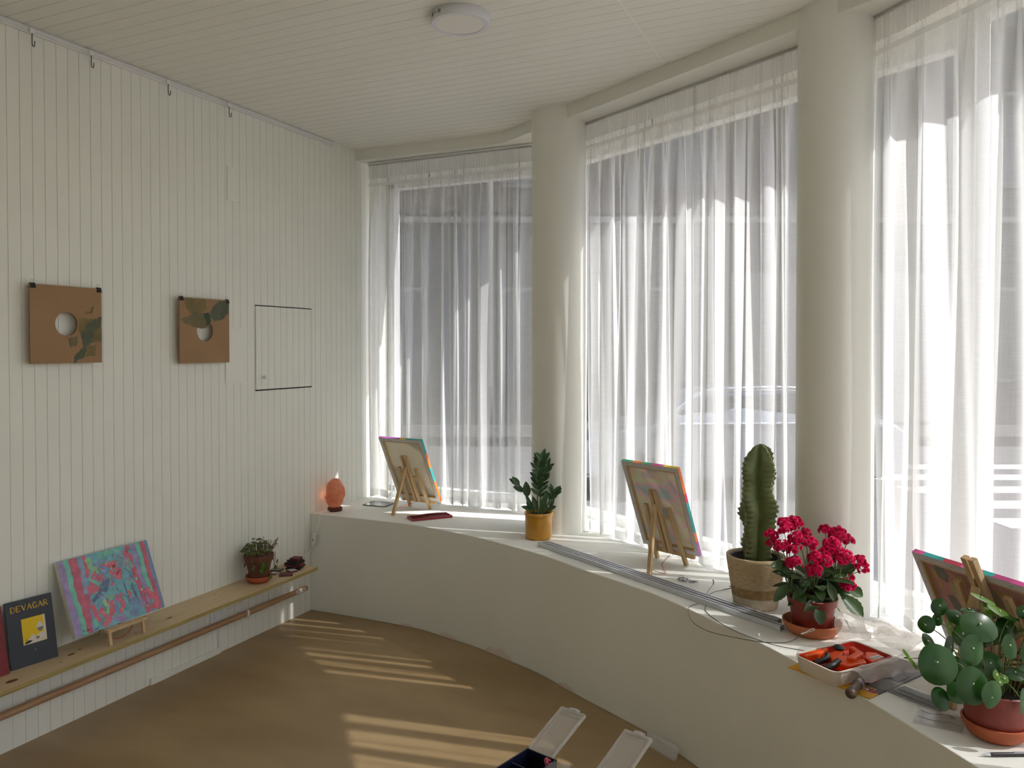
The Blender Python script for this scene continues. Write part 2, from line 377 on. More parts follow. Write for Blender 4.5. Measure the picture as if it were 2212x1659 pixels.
# ------------------------------------------------------------------ room shell
b = MB(); b.box((-3.3, -7.1, -.12), (2.6, 4.9, 0)); struct(b.obj('floor', 'floor'))
def grooved(length0, length1, pitch, phase, gw=.0032, gd=.0028):
    """profile of tongue-and-groove boards: (position, depth)"""
    k = math.ceil((length0 - phase) / pitch); pr = [(length0, 0)]
    while phase + k * pitch < length1:
        c = phase + k * pitch
        if c - gw > length0 and c + gw < length1: pr += [(c - gw / 2, 0), (c - gw / 4, -gd), (c + gw / 4, -gd), (c + gw / 2, 0)]
        k += 1
    return pr + [(length1, 0)]
pr = grooved(-7.0, 4.62, .0505, 1.932)
b = MB(); n = len(pr)
v = [(WX + d, y, 0) for y, d in pr] + [(WX + d, y, CZ + .02) for y, d in pr] + [(WX - .12, y, 0) for y, d in pr] + [(WX - .12, y, CZ + .02) for y, d in pr]
f = [(i, n + i, n + i + 1, i + 1) for i in range(n - 1)] + [(2 * n, 3 * n - 1, 4 * n - 1, 3 * n)] + [(0, 2 * n, 3 * n, n), (n - 1, 2 * n - 1, 4 * n - 1, 3 * n - 1)]
b.add(v, f); struct(b.obj('wall_left', 'board'))
pr = grooved(-7.0, 4.64, .066, 1.0); n = len(pr); GO = corners(.31)
def xlim(y):
    for (x0, y0), (x1, y1) in zip(GO, GO[1:]):
        if y0 != y1 and min(y0, y1) <= y <= max(y0, y1): return x0 + (x1 - x0) * (y - y0) / (y1 - y0)
    return GO[1][0] if y > GO[1][1] else GO[-1][0]
b = MB(); v = [(-3.2, y, CZ - d) for y, d in pr] + [(xlim(y), y, CZ - d) for y, d in pr]
b.add(v, [(i, i + 1, n + i + 1, n + i) for i in range(n - 1)]); struct(b.obj('ceiling', 'ceil'))
b = MB(); b.box((-3.2, -7.1, 0), (2.5, -7.0, CZ)); struct(b.obj('wall_back', 'wall'))
# roof slab, stopping at the facade
b = MB(); GO[0] = (-3.2, GO[0][1]); b.prism([(-3.2, -7.1)] + [(GO[-1][0], -7.1)] + GO[::-1], CZ + .006, CZ + .15); struct(b.obj('trim_roof', 'ceil'))
b = MB()   # unseen right wall, with two big bare windows added to brighten the room
for y0, y1, z0, z1 in ((-7.02, -5.6, 0, CZ), (-3.55, -3.25, 0, CZ), (-1.0, .02, 0, CZ), (-5.6, -1.0, 0, .45), (-5.6, -1.0, 2.5, CZ)): b.box((1.90, y0, z0), (2.15, y1, z1))
struct(b.obj('wall_right', 'wall'))
for k, (y0, y1) in enumerate(((-5.6, -3.55), (-3.25, -1.0))):  # frames and panes of the added windows, out of view
    b = MB(); b.box((2.0, y0, .45), (2.05, y1, .5)); b.box((2.0, y0, 2.45), (2.05, y1, 2.5)); b.box((2.0, y0, .5), (2.05, y0 + .05, 2.45)); b.box((2.0, y1 - .05, .5), (2.05, y1, 2.45))
    w = struct(b.obj('window_%d' % (k + 5), 'framew')); g = MB(); g.add([(2.02, y0, .5), (2.02, y1, .5), (2.02, y1, 2.45), (2.02, y0, 2.45)], [(0, 1, 2, 3)]); g.obj('window_pane', 'pane', w)
b = MB(); b.box((2.4, -40, -.62), (60, 30, -.46)); o = struct(b.obj('side_street_ground', 'asphalt'), 'sunlit ground beside the building')
# parapet with the broad window ledge
G = corners(.42)
inner = [(x, y) for x, y in FR]
poly = inner + [(G[-1][0], G[-1][1])] + [(x, y) for x, y in reversed(G[:-1])]
poly[-1] = (-3.008, G[0][1])
b = MB(); b.prism(poly, 0, LH); bo = b.obj('wall_front', 'wall', bevel=.006); struct(bo)
st = MB()
for (x0, y0, x1, y1, h1) in [(-2.12, 3.67, -1.98, 3.64, .035), (-1.80, 3.583, -1.60, 3.50, .05), (-1.32, 3.36, -1.2, 3.29, .03), (-2.4, 3.702, -2.3, 3.695, .02)]:
    N = 10; lo = []; hi = []
    for i in range(N + 1):
        t = i / N; x = x0 + (x1 - x0) * t
        k = min(range(len(FR) - 1), key=lambda q: abs((FR[q][0] + FR[q + 1][0]) / 2 - x)); (ax, ay), (bx, by) = FR[k], FR[k + 1]
        yy = ay + (by - ay) * (x - ax) / (bx - ax) - .0012
        lo.append((x, yy, .001)); hi.append((x, yy, .002 + h1 * math.sin(math.pi * t) ** .6 * rnd.uniform(.45, 1)))
    st.add(lo + hi, [(i, i + 1, N + 2 + i, N + 1 + i) for i in range(N)])
st.obj('damp_stain', 'pinkwall', bo)
# lintel in front of the curtains, header over the glass
def band(d0, d1, z0, z1, name, m='wall'):
    A, Bc = corners(d0), corners(d1); A[0] = (-3.008, A[0][1]); Bc[0] = (-3.008, Bc[0][1])
    b = MB(); b.prism(A + Bc[::-1], z0, z1); return struct(b.obj(name, m))
band(-.10, .31, 2.735, CZ, 'trim_1')
HZ = [2.66, 2.66, 2.734, 2.66]
A, Bc = corners(.26), corners(.31); b = MB(); A[0] = (-3.008, A[0][1]); Bc[0] = (-3.008, Bc[0][1])
for k in (0, 1, 3): b.prism([A[k], A[k + 1], Bc[k + 1], Bc[k]], HZ[k] - .01, 2.737)
struct(b.obj('trim_2', 'wall'))
# round columns
for i, (x, y, lab) in enumerate([(-1.539, 3.952, 'c'), (-.133, 3.177, 'c'), (1.03, 1.95, 'c')]):
    b = MB(); rc = .148 if i == 0 else .137; b.lathe([(rc, LH - .01), (rc, CZ + .005)], (x, y, 0), 64, close=True); struct(b.obj('trim_%d' % (i + 3), 'wall', smooth=True))
# windows
GC = corners(.30); names = 0
for i in range(4):
    (x0, y0), (x1, y1) = GC[i], GC[i + 1]
    if i == 0: x0 = -3.0
    p, q = Vector((x0, y0, 0)), Vector((x1, y1, 0)); d = (q - p).normalized(); nn = Vector((-d.y, d.x, 0))
    wr = MB()
    for a, z0, z1, w in ((p + d * .02, LH, HZ[i], .05), (q - d * .02, LH, HZ[i], .05)):
        wr.beam(a + Vector((0, 0, z0)), a + Vector((0, 0, z1)), w, .07, up=nn)
    for z in (LH + .02, HZ[i] - .02): wr.beam(p + Vector((0, 0, z)), q + Vector((0, 0, z)), .07, .04)
    w = struct(wr.obj('window_%d' % (i + 1), 'framew'))
    g = MB(); g.add([p + Vector((0, 0, LH)), q + Vector((0, 0, LH)), q + Vector((0, 0, HZ[i])), p + Vector((0, 0, HZ[i]))], [(0, 1, 2, 3)]); g.obj('window_pane', 'pane', w)
    if i < 4:   # outer mullion post at the bend
        m_ = MB(); m_.box((x1 - .05, y1 - .05, LH - .3), (x1 + .05, y1 + .05, 2.80)); m_.obj('window_post', 'framew', w)
# seam where ceiling boards butt
b = MB(); b.box((-.848, 2.6, CZ - .0025), (-.842, 3.44, CZ + .001)); struct(b.obj('trim_6', 'wall'))
# low skirting patch and cable duct under the shelf
b = MB(); b.box((WX, 2.56, 0), (WX + .012, 2.985, .03)); struct(b.obj('baseboard_left', 'board', bevel=.002))

# ------------------------------------------------------------------ curtains
def curtain(label, p, q, zt, zb, nf, seed, amp=.034, lap=1.75, group='white voile curtains'):
    p, q = Vector((p[0], p[1], 0)), Vector((q[0], q[1], 0)); L = (q - p).length; d = (q - p) / L; nn = Vector((d.y, -d.x, 0))   # nn points into the room
    rr = random.Random(seed)
    T = thing('curtain', label, 'curtain', (p.x, p.y, zb), 0, group); T.rotation_euler = (0, 0, 0)
    wts = [rr.uniform(.55, 1.5) for _ in range(nf)]; s_ = sum(wts); cum = [0]
    for w in wts: cum.append(cum[-1] + w / s_)
    am = [rr.uniform(.5, 1.35) for _ in range(nf + 1)]; lp = [rr.uniform(.55, 1.5) for _ in range(nf + 1)]; dr = [rr.uniform(-.02, .02) for _ in range(nf + 1)]
    per = 32; rows = 34
    # phase to position
    def prof(i, u, h):      # i fold, u within fold 0..1, h 0 top .. 1 bottom
        t = cum[i] + (cum[i + 1] - cum[i]) * u
        f2 = lambda a: a[i] * (1 - u) + a[i + 1] * u
        ph = 2 * math.pi * u
        spread = min(1, h / .22); spread = spread * spread * (3 - 2 * spread)
        w = (cum[i + 1] - cum[i]) * L
        s = t * L + f2(dr) * spread * h
        s += lap * f2(lp) * w / (2 * math.pi) * math.sin(ph + .35 * math.sin(h * 2.2 + i)) * (.45 + .55 * spread)
        s += .5 * f2(lp[::-1]) * w / (4 * math.pi) * math.sin(2 * ph + i)
        dd = amp * f2(am) * math.sin(ph + .5 * math.sin(h * 3 + i * 1.7)) * (.10 + .90 * spread)
        dd += .006 * (1 - spread) * math.sin(ph * 4 + i)
        dd += .010 * h * math.sin(h * 5 + i * 2.1 + ph)
        s = min(max(s, 0.0), L)
        return s, dd
    cols = [(i, k / per) for i in range(nf) for k in range(per)] + [(nf - 1, 1.0)]
    H = zt - zb
    def sheet(z0, z1, nr, offs=0.0):
        m = MB(); v = []; f = []
        for j in range(nr + 1):
            z = z0 + (z1 - z0) * j / nr; h = (zt - z) / H
            for (i, u) in cols:
                s, dd = prof(i, u, h); P = d * s + nn * (dd + offs) + Vector((0, 0, z - zb + .004 * math.sin(i * 2.3 + u * 3) * h)); v.append(P)
        n = len(cols)
        for j in range(nr):
            for c in range(n - 1): a = j * n + c; f.append((a, a + 1, a + n + 1, a + n))
        return m.add(v, f)
    sheet(zt - .002, zb, rows).obj('fabric', 'voile', T, smooth='all')
    # pleated heading tape
    m = MB(); v = []; N = int(L / .0055); f = []
    for j in range(5):
        z = zt + .004 - .088 * j / 4
        for c in range(N + 1):
            s = L * c / N; a = .0035 * math.sin(c * 1.9 + .5 * math.sin(c * .31)) + .005 * math.sin(s * 17 + seed)
            v.append(d * s + nn * (.014 + a) + Vector((0, 0, z - zb)))
    for j in range(4):
        for c in range(N): a = j * (N + 1) + c; f.append((a, a + 1, a + N + 2, a + N + 1))
    m.add(v, f).obj('heading_tape', 'tape', T, smooth='all')
    m = MB()
    m.add([d * 0 + nn * .012 + Vector((0, 0, zt - zb - .112)), d * L + nn * .012 + Vector((0, 0, zt - zb - .112)), d * L + nn * .012 + Vector((0, 0, zt - zb - .132)), nn * .012 + Vector((0, 0, zt - zb - .132))], [(0, 1, 2, 3)])
    m.obj('tape_band', 'voile', T)
    sheet(zb + .045, zb, 2, .0015).obj('hem', 'voile', T, smooth='all')
    # track
    t = MB(); a, b_ = p + Vector((0, 0, zt + .006)), q + Vector((0, 0, zt + .006))
    t.beam(a + nn * .012, b_ + nn * .012, .012, .016)
    tr = t.obj('curtain_track', 'white_mt', None)
    tag(tr, label.replace('curtain', 'curtain rail', 1) if False else 'slim white curtain rail above ' + label.split(', ')[-1], 'curtain rail', 'curtain rails')
    t = MB(); t.beam(a + nn * .024 + Vector((0, 0, .004)), b_ + nn * .024 + Vector((0, 0, .004)), .006, .008); t.obj('rail_lip', 'chrome', tr)
    return T
curtain('gathered white voile curtain in the leftmost bay, the narrow voile left of both columns', (-2.965, 4.25), (-1.60, 4.235), 2.715, LH + .012, 12, 3)
curtain('long white voile curtain lit by sun, the middle voile between the two columns', (-1.39, 3.98), (-.235, 3.292), 2.725, LH + .012, 12, 11, amp=.036)
curtain('tall sunlit white voile curtain, the right voile beyond the near column', (.000, 3.142), (1.02, 2.005), 2.725, LH + .012, 9, 21, amp=.05)
curtain('white voile curtain right of the photo, the fourth voile round the bend', (1.20, 1.76), (1.78, .16), 2.725, LH + .012, 12, 5)

# ------------------------------------------------------------------ street outside
r_ = Vector((math.cos(YAW), math.sin(YAW), 0)); f_ = Vector((-math.sin(YAW), math.cos(YAW), 0))
def out_T(depth, lat, z): return Matrix.Translation(f_ * depth + r_ * lat + Vector((0, 0, z))) @ Matrix.Rotation(YAW, 4, 'Z')
GZ = -.45
b = MB(); b.box((-40, 2.6, GZ - .1), (40, 60, GZ), T=out_T(0, 0, 0)); o = b.obj('street_ground', 'asphalt'); o['kind'] = 'structure'; o['label'] = 'sunlit asphalt street beyond the window'
b = MB(); b.box((-3.3, 4.7, GZ - .02), (8, 6.2, GZ + .12)); o = b.obj('pavement', 'pave'); o['kind'] = 'structure'; o['label'] = 'pale pavement outside the window'
for k in range(6):
    b = MB(); y0 = 7.6 + k * 1.05; b.box((5.5, y0, GZ), (10.5, y0 + .5, GZ + .006), T=out_T(0, 0, 0)); o = b.obj('crossing_stripe', 'zebra')
    tag(o, 'white zebra crossing stripe on the street, ' + ['nearest to the window', 'second from the window', 'third from the window', 'fourth from the window', 'fifth from the window', 'farthest from the window'][k], 'road marking', 'zebra crossing stripes')
FD = 15.9
bt = thing('apartment_building', 'grey building across the street seen through the voile', 'building', tuple(f_ * FD + Vector((0, 0, GZ))), YAW)
b = MB(); b.box((-22, 0, 0), (30, 6, 13)); b.obj('wall', 'facade', bt)
b = MB(); b.box((-22, -.12, .2), (30, 0, .42)); b.box((-22, -.06, 4.5), (30, 0, 4.62)); b.obj('plinth_band', 'facade_l', bt)
b = MB(); b.box((-2.4, -.05, 4.7), (5.6, 0, 12)); b.obj('brick_panel', 'facade_b', bt)
b = MB(); b.box((4.4, -.06, .5), (9.0, 0, 3.5)); b.obj('pale_panel', 'facade_l', bt)  # plain paler panel low on the facade
for x in (-10, -7, -3.2, -.2, 2.6, 5.6, 9.5, 12.5, 15.5):
    for z in (1.3, 5.2, 8.4):
        if z < 2 and 4 < x < 9: continue
        w = MB(); w.box((x, -.08, z), (x + 1.5, -.02, z + 1.9)); wo = w.obj('window', 'facade_l', bt)
        g = MB(); g.box((x + .08, -.10, z + .08), (x + 1.42, -.07, z + 1.82)); g.obj('pane', 'fwin', wo)
b = MB(); b.tube([(-.45, -.14, 1.2), (-.45, -.14, 8.5)], .07, 10, smooth=1); b.obj('downpipe', 'facade_l', bt)
# parked car
ct = thing('parked_car', 'silver car parked outside the middle window', 'car', tuple(f_ * 11.0 + r_ * 3.0 + Vector((0, 0, GZ))), YAW)
side = [(-2.1, .35), (-2.12, .72), (-1.95, .86), (-1.15, 1.0), (-.55, 1.38), (-.1, 1.46), (.9, 1.45), (1.45, 1.2), (1.95, 1.08), (2.1, .9), (2.1, .4), (1.7, .3), (-1.7, .3)]
cb = bmesh.new(); rows = []
for y, k in ((-.86, .0), (-.8, 1.0), (.8, 1.0), (.86, .0)):
    rows.append([cb.verts.new((x * (.985 if k == 0 else 1), y if z < 1.05 else y * .84, z if k else min(z, 1.0) if z > 1.0 else z)) for x, z in side])
m = MB()
vv = []
lev = [(-.86, 0), (-.70, 1), (.70, 1), (.86, 0)]
for y, k in lev:
    for x, z in side: vv.append((x, y if not k or z < 1.02 else y * .92, (min(z, 1.0) if k == 0 else z)))
n = len(side); ff = [(j * n + i, j * n + (i + 1) % n, (j + 1) * n + (i + 1) % n, (j + 1) * n + i) for j in range(3) for i in range(n)] + [tuple(range(n - 1, -1, -1)), tuple(range(3 * n, 4 * n))]
m.add(vv, ff); cb.free(); m.obj('body', 'carb', ct, bevel=.03)
g = MB(); g.add([(-1.02, -.80, 1.02), (-.55, -.70, 1.34), (.85, -.70, 1.40), (1.3, -.76, 1.12), (1.2, -.83, 1.02)], [(0, 1, 2, 3, 4)]); g.obj('side_window', 'carg', ct, thick=.02)
c_ = MB(); c_.tube([(-1.08, -.83, 1.0), (-.55, -.71, 1.39), (.0, -.69, 1.46), (.9, -.69, 1.44), (1.4, -.76, 1.14)], .022, 6); c_.obj('roof_trim', 'chrome', ct)
c_ = MB(); c_.tube([(-1.08, -.86, 1.0), (1.5, -.86, 1.02)], .022, 6, smooth=2); c_.obj('belt_trim', 'chrome', ct)
c_ = MB(); c_.box((-.98, -1.0, 1.02), (-.85, -.86, 1.14)); c_.obj('wing_mirror', 'carb', ct, bevel=.02)
for x in (-1.35, 1.3):
    w = MB(); w.lathe([(0, -.1), (.30, -.1), (.32, -.06), (.32, .06), (.30, .1), (0, .1)], n=28, T=Matrix.Translation((x, -.78, .32)) @ Matrix.Rotation(R(90), 4, 'X')); wo = w.obj('wheel', 'tyre', ct)
    w = MB(); w.lathe([(0, .12), (.17, .11), (.19, .1)], n=20, T=Matrix.Translation((x, -.78, .32)) @ Matrix.Rotation(R(90), 4, 'X')); w.obj('hub', 'carb', wo)

# ------------------------------------------------------------------ left wall: rail, hatch, cover strips
t = thing('picture_rail', 'long white picture rail under the ceiling on the boarded wall', 'picture rail', (WX, 0, 2.785))
b = MB(); b.box((.001, -1.5, -.012), (.012, 3.90, .014)); b.box((.012, -1.5, -.004), (.018, 3.90, .006)); b.obj('rail', 'white_mt', t)
b = MB(); b.box((.0, 3.90, -.014), (.02, 3.908, .016)); b.obj('end_cap', 'white_pl', t)
for y, lab in ((2.02, 'leftmost, nearest the photo edge'), (2.275, 'second from the left'), (2.67, 'third from the left'), (3.05, 'rightmost, over the smaller card')):
    t = thing('picture_hook', 'small metal hook on the picture rail, ' + lab, 'hook', (WX + .012, y, 2.775), 0, 'hooks on the picture rail')
    b = MB(); b.box((0.008, -.008, -.004), (.014, .008, .016)); b.obj('clip', 'white_pl', t)
    b = MB(); b.tube([(.012, 0, 0), (.012, 0, -.045), (.016, .003, -.055), (.022, .003, -.05), (.022, .003, -.035)], .0022, 6); b.obj('wire_hook', 'grey_mt', t)
# access hatch flush in the boards
t = thing('access_hatch', 'flush boarded access hatch in the white wall right of the smaller card', 'hatch', (WX, 3.252, 1.318))
b = MB(); prh = grooved(3.252, 3.711, .0505, 1.932)
n = len(prh); v = [(.004 + d, y - 3.252, .004) for y, d in prh] + [(.004 + d, y - 3.252, .453) for y, d in prh]
b.add(v, [(i, n + i, n + i + 1, i + 1) for i in range(n - 1)]); b.obj('hatch_door', 'board', t)
b = MB(); b.box((.001, -.002, .453), (.0035, .461, .4585)); b.box((.001, -.002, -.003), (.0035, .461, .0035)); b.box((.001, .457, 0), (.0035, .461, .456)); b.obj('gap_line', 'gap', t)
b = MB(); b.lathe([(.004, 0), (.004, .012), (.009, .014), (.0095, .024), (.006, .027), (0, .027)], n=20, T=Matrix.Translation((.004, .045, .07)) @ Matrix.Rotation(R(90), 4, 'Y')); b.obj('knob', 'white_mt', t, smooth=True)
b = MB(); b.box((WX + .0005, 3.036, 1.362), (WX + .005, 3.143, 1.65)); tag(b.obj('cover_board', 'board', bevel=.001), 'blank white cover board beside the smaller card on the wall', 'cover board')
b = MB(); b.box((WX + .0005, 3.055, 2.30), (WX + .004, 3.138, 2.477)); tag(b.obj('cover_board', 'board', bevel=.001), 'blank white cover board high on the wall under the picture rail', 'cover board')

# cardboard squares with a round hole
def sleeve(y, z, s, hole, hr, lab, leaves):
    t = thing('cardboard_square', lab, 'cardboard square', (WX + .014, y, z), 0, 'cardboard squares on the wall')
    T = Matrix.Rotation(R(0), 4, 'Z')
    n = 48; h = s / 2; m = MB(); out = []; inn = []
    for k in range(n):
        a = 2 * math.pi * k / n; c, s_ = math.cos(a), math.sin(a); q = h / max(abs(c), abs(s_)); out.append((c * q, s_ * q)); inn.append((hole[0] + hr * c, hole[1] + hr * s_))
    x0, x1 = .018, .024
    v = [(x1, *p) for p in out] + [(x1, *p) for p in inn] + [(x0, *p) for p in out] + [(x0, *p) for p in inn]
    f = []; mi = []
    for k in range(n):
        l = (k + 1) % n
        f += [(k, l, n + l, n + k), (2 * n + l, 2 * n + k, 3 * n + k, 3 * n + l), (l, k, 2 * n + k, 2 * n + l), (n + k, n + l, 3 * n + l, 3 * n + k)]
    m.add(v, f)
    m.m = [0 if k % 4 < 2 else 1 for k in range(len(f))]
    m.obj('card', ['card', 'cardedge'], t)
    for k, (pts, col) in enumerate(leaves):
        b = MB(); X = .0244 + .0003 * k; b.add([(X, p[0], p[1]) for p in pts], [tuple(range(len(pts)))]); 
        o = b.obj('pressed_leaf', col, t)
    for sy in (-1, 1):
        b = MB(); y0 = sy * (h - .012); b.prism([(.010, h - .016), (.030, h - .016), (.024, h + .004), (.017, h + .004)], y0 - .010, y0 + .010, T=Matrix(((1, 0, 0, 0), (0, 0, 1, 0), (0, 1, 0, 0), (0, 0, 0, 1))))
        c = b.obj('binder_clip', 'black', t)
        b = MB(); b.tube([(.020, y0 - .005, h + .003), (.020, y0 - .004, h + .016), (.020, y0 + .004, h + .016), (.020, y0 + .005, h + .003)], .0006, 5); b.obj('clip_wire', 'grey_mt', c)
    b = MB(); b.box((-.013, -.02, h - .02), (.018, .02, h - .008)); b.obj('spacer', 'cardedge', t)
M['leafg'] = mat('grey_green_leaf', (122, 110, 80), .85, scale=26, rgb2=(106, 100, 74)); M['leafd'] = mat('dark_teal_leaf', (102, 102, 82), .85, scale=26, rgb2=(84, 92, 76)); M['leafb'] = mat('olive_leaf', (134, 114, 76), .85, scale=22, rgb2=(114, 102, 68))
M['leafk'] = mat('deep_green_leaf', (56, 72, 58), .85)
def ragged(pts, seed, amp=.0035, k=5):
    rr = random.Random(seed); o = []
    for (a, b_) in zip(pts, pts[1:] + pts[:1]):
        for j in range(k):
            t_ = j / k; o.append((a[0] + (b_[0] - a[0]) * t_ + rr.uniform(-amp, amp) * (j > 0), a[1] + (b_[1] - a[1]) * t_ + rr.uniform(-amp, amp) * (j > 0)))
    return o
sleeve(2.146, 1.641, .312, (-.004, .003), .0485, 'larger looking brown cardboard square with round hole, on the left of the boarded wall',
       [(ragged([(.048, -.02), (.05, .03), (.10, .028), (.152, .032), (.154, -.065), (.10, -.075), (.06, -.05)], 1), 'leafb'),
        (ragged([(.0, -.055), (.045, -.045), (.04, -.085), (.01, -.09)], 2), 'leafg'),
        (ragged([(.025, -.156), (.035, -.12), (.07, -.09), (.06, -.05), (.085, .005), (.115, .02), (.154, .04), (.152, .0), (.12, -.02), (.11, -.07), (.085, -.09), (.075, -.13)], 3), 'leafd'),
        (ragged([(.07, .055), (.105, .06), (.118, .09), (.112, .05), (.09, .045)], 4), 'leafb'),
        (ragged([(.09, -.09), (.13, -.08), (.125, -.125), (.08, -.13)], 5), 'leafb')])
sleeve(2.87, 1.630, .314, (-.002, -.001), .0505, 'brown cardboard square with round hole near the hatch, leaves across its top',
       [(ragged([(-.13, .154), (-.12, .11), (-.09, .08), (-.03, .09), (-.02, .154)], 11), 'leafb'),
        (ragged([(-.152, .055), (-.11, .065), (-.04, .095), (0, .08), (.03, .04), (-.01, .01), (-.06, .015), (-.12, .03)], 12), 'leafg'),
        (ragged([(-.05, .156), (.0, .156), (.012, .11), (-.02, .085), (-.045, .10)], 13), 'leafb'),
        (ragged([(.02, .07), (.05, .12), (.09, .15), (.15, .154), (.152, .09), (.11, .06), (.06, .05)], 14), 'leafd'),
        (ragged([(-.01, .085), (.02, .09), (.035, .045), (.01, .03)], 15, .001), 'leafk')])

# ------------------------------------------------------------------ pine shelf and what stands on it
SZ = .330
t = thing('wooden_shelf', 'long narrow pine plank shelf low on the white boarded wall', 'shelf', (WX, 0, SZ))
b = MB(); b.box((.0, -1.2, -.018), (.213, 3.50, 0)); b.m = [0, 0, 1, 0, 1, 0]; b.m[3] = 1; b.m[5] = 0; b.obj('plank', ['pine', 'pine_edge'], t, bevel=.001)
k_ = MB()
for x, y, a_, b_ in ((.155, 1.83, .014, .022), (.12, 2.09, .008, .016), (.10, 2.14, .004, .010), (.155, 2.02, .003, .006), (.075, 2.29, .004, .008), (.155, 2.36, .003, .005), (.13, 2.56, .006, .016), (.16, 3.34, .003, .005), (.10, 3.30, .003, .006), (.06, 2.9, .003, .007)):
    k_.add([(x + a_ * math.cos(q * .5236), y + b_ * math.sin(q * .5236), .0006) for q in range(12)], [tuple(range(12))])
k_.obj('knots', 'knot', t)['kind'] = 'stuff'
for y in (-.4, 1.2, 2.46, 3.2):
    b = MB(); b.box((.0, y - .01, -.10), (.012, y + .01, -.018)); b.box((.0, y - .01, -.030), (.12, y + .01, -.018)); b.obj('bracket', 'white_mt', t)
# round rail
t = thing('wooden_rail', 'round beech rail running under the pine shelf', 'rail', (-2.960, 0, .168))
b = MB(); b.tube([(0, -1.4, .004), (0, 3.60, -.004)], .0145, 20, smooth=2); b.obj('pole', 'rod', t, smooth=True)
for y in (.4, 3.12):
    b = MB(); b.box((-.048, y - .012, -.02), (-.014, y + .012, .0)); b.tube([(-.02, y, -.012), (.0, y, -.018), (.016, y, -.01), (.018, y, .008), (.014, y, .016)], .007, 8); b.obj('wall_clip', 'white_pl', t, smooth=True)
s_ = MB(); s_.tube([(0, 3.505, -.004), (0, 3.585, -.004)], .0148, 20, smooth=2); 
b = MB(); 
for k in range(6): pass
v = []; n = 8
for y in (3.50, 3.58):
    for k in range(n): a = R(-25 + 70 * k / (n - 1)); v.append((.0149 * math.cos(a), y, -.004 + .0149 * math.sin(a)))
b.add(v, [(k, k + 1, n + k + 1, n + k) for k in range(n - 1)]); lb = b.obj('sticker', 'tile_w', t)
b = MB()
for q in range(9):
    y0 = 3.512 + q * .0055 + (.006 if q > 3 else 0); b.box((.0150, y0, -.003), (.0153, y0 + .0035, .0035))
b.obj('sticker_print', 'black', lb)
# socket and duct
t = thing('wall_socket', 'white round wall socket just under the pine shelf', 'socket', (WX, 2.972, .205))
b = MB(); b.box((.0, -.052, -.04), (.010, .042, .040)); b.obj('plate', 'white_pl', t, bevel=.003)
b = MB(); b.lathe([(.0, .004), (.018, .004), (.021, .014), (.026, .016), (.028, .010)], n=32, T=Matrix.Translation((.0, -.005, .0)) @ Matrix.Rotation(R(90), 4, 'Y')); b.obj('socket_ring', 'white_pl', t, smooth=True)
for dy in (-.0095, .0095):
    b = MB(); b.lathe([(0, .0), (.0028, .0)], n=10, T=Matrix.Translation((.0046, -.005 + dy, 0)) @ Matrix.Rotation(R(90), 4, 'Y')); b.obj('pin_hole', 'gap', t)
b = MB(); b.box((WX, 2.972, .03), (WX + .012, 2.986, .165)); tag(b.obj('cable_duct', 'white_pl', bevel=.001), 'slim white cable duct rising from the skirting to the socket', 'cable duct')
b = MB(); b.tube([(WX + .004, 3.33, SZ - .018), (WX + .006, 3.24, .28), (WX + .010, 3.13, .22), (WX + .012, 3.02, .205)], .0015, 6); tag(b.obj('thin_cable', 'white_pl'), 'thin cable running below the shelf towards the socket', 'cable')

# books
def letters(body, w, h, st, m, parent, X):
    """serif capitals built from strokes, on a cover lying in the y-z plane"""
    G_ = {'D': [[(.1, 0), (.1, 1)], [(.1, 1), (.5, 1), (.85, .8), (.9, .5), (.85, .2), (.5, 0), (.1, 0)]], 'E': [[(.1, 0), (.1, 1)], [(.1, 1), (.8, 1), (.8, .86)], [(.1, .52), (.6, .52)], [(.1, 0), (.8, 0), (.82, .16)]],
          'V': [[(.05, 1), (.48, 0)], [(.48, 0), (.9, 1)]], 'A': [[(.05, 0), (.48, 1)], [(.48, 1), (.92, 0)], [(.22, .36), (.74, .36)]],
          'G': [[(.85, .85), (.6, 1), (.3, .95), (.1, .7), (.08, .4), (.25, .08), (.55, 0), (.85, .12), (.85, .42), (.6, .42)]], 'R': [[(.1, 0), (.1, 1)], [(.1, 1), (.6, 1), (.78, .85), (.78, .65), (.6, .5), (.1, .5)], [(.4, .5), (.9, 0)]]}
    serif = {'D': [(.0, 0), (.0, 1)], 'E': [(.0, 0), (.0, 1)], 'V': [(-.08, 1), (.75, 1)], 'A': [(-.06, 0), (.76, 0)], 'G': [], 'R': [(.0, 0), (.78, 0)]}
    thickL = {'D': [0], 'E': [0], 'V': [0], 'A': [1], 'G': [0], 'R': [0, 2]}
    b = MB(); n = len(body); cw = w / n
    for i, ch in enumerate(body):
        o = -w / 2 + i * cw
        for si, s in enumerate(G_[ch]):
            tt = st * (1.5 if si in thickL[ch] else .8)
            for p, q in zip(s, s[1:]):
                P = Vector((X, o + p[0] * cw * .86, p[1] * h)); Q = Vector((X, o + q[0] * cw * .86, q[1] * h))
                b.beam(P, Q, tt, .0006, up=(1, 0, 0))
        for sx, sz in serif[ch]: b.box((X - .0003, o + sx * cw * .86, sz * h - st * .3), (X + .0003, o + (sx + .24) * cw * .86, sz * h + st * .3))
    return b.obj('cover_title', m, parent)
t = thing('book', 'dark navy book titled DEVAGAR with a yellow picture, leaning on the shelf', 'book', (-2.928, 1.97, SZ + .001), 0, 'books leaning at the left end of the shelf')
t.rotation_euler = (0, R(-12), R(-9))
b = MB(); b.box((-.006, -.086, 0), (.0, .086, .25)); b.obj('cover', 'navybk', t, bevel=.001)
b = MB(); b.box((-.0055, -.084, .003), (-.001, .0845, .2475)); b.obj('pages', 'paper', t)
tt = letters('DEVAGAR', .140, .021, .0030, 'gold', t, .0008); tt.location = (0, 0.002, .208)
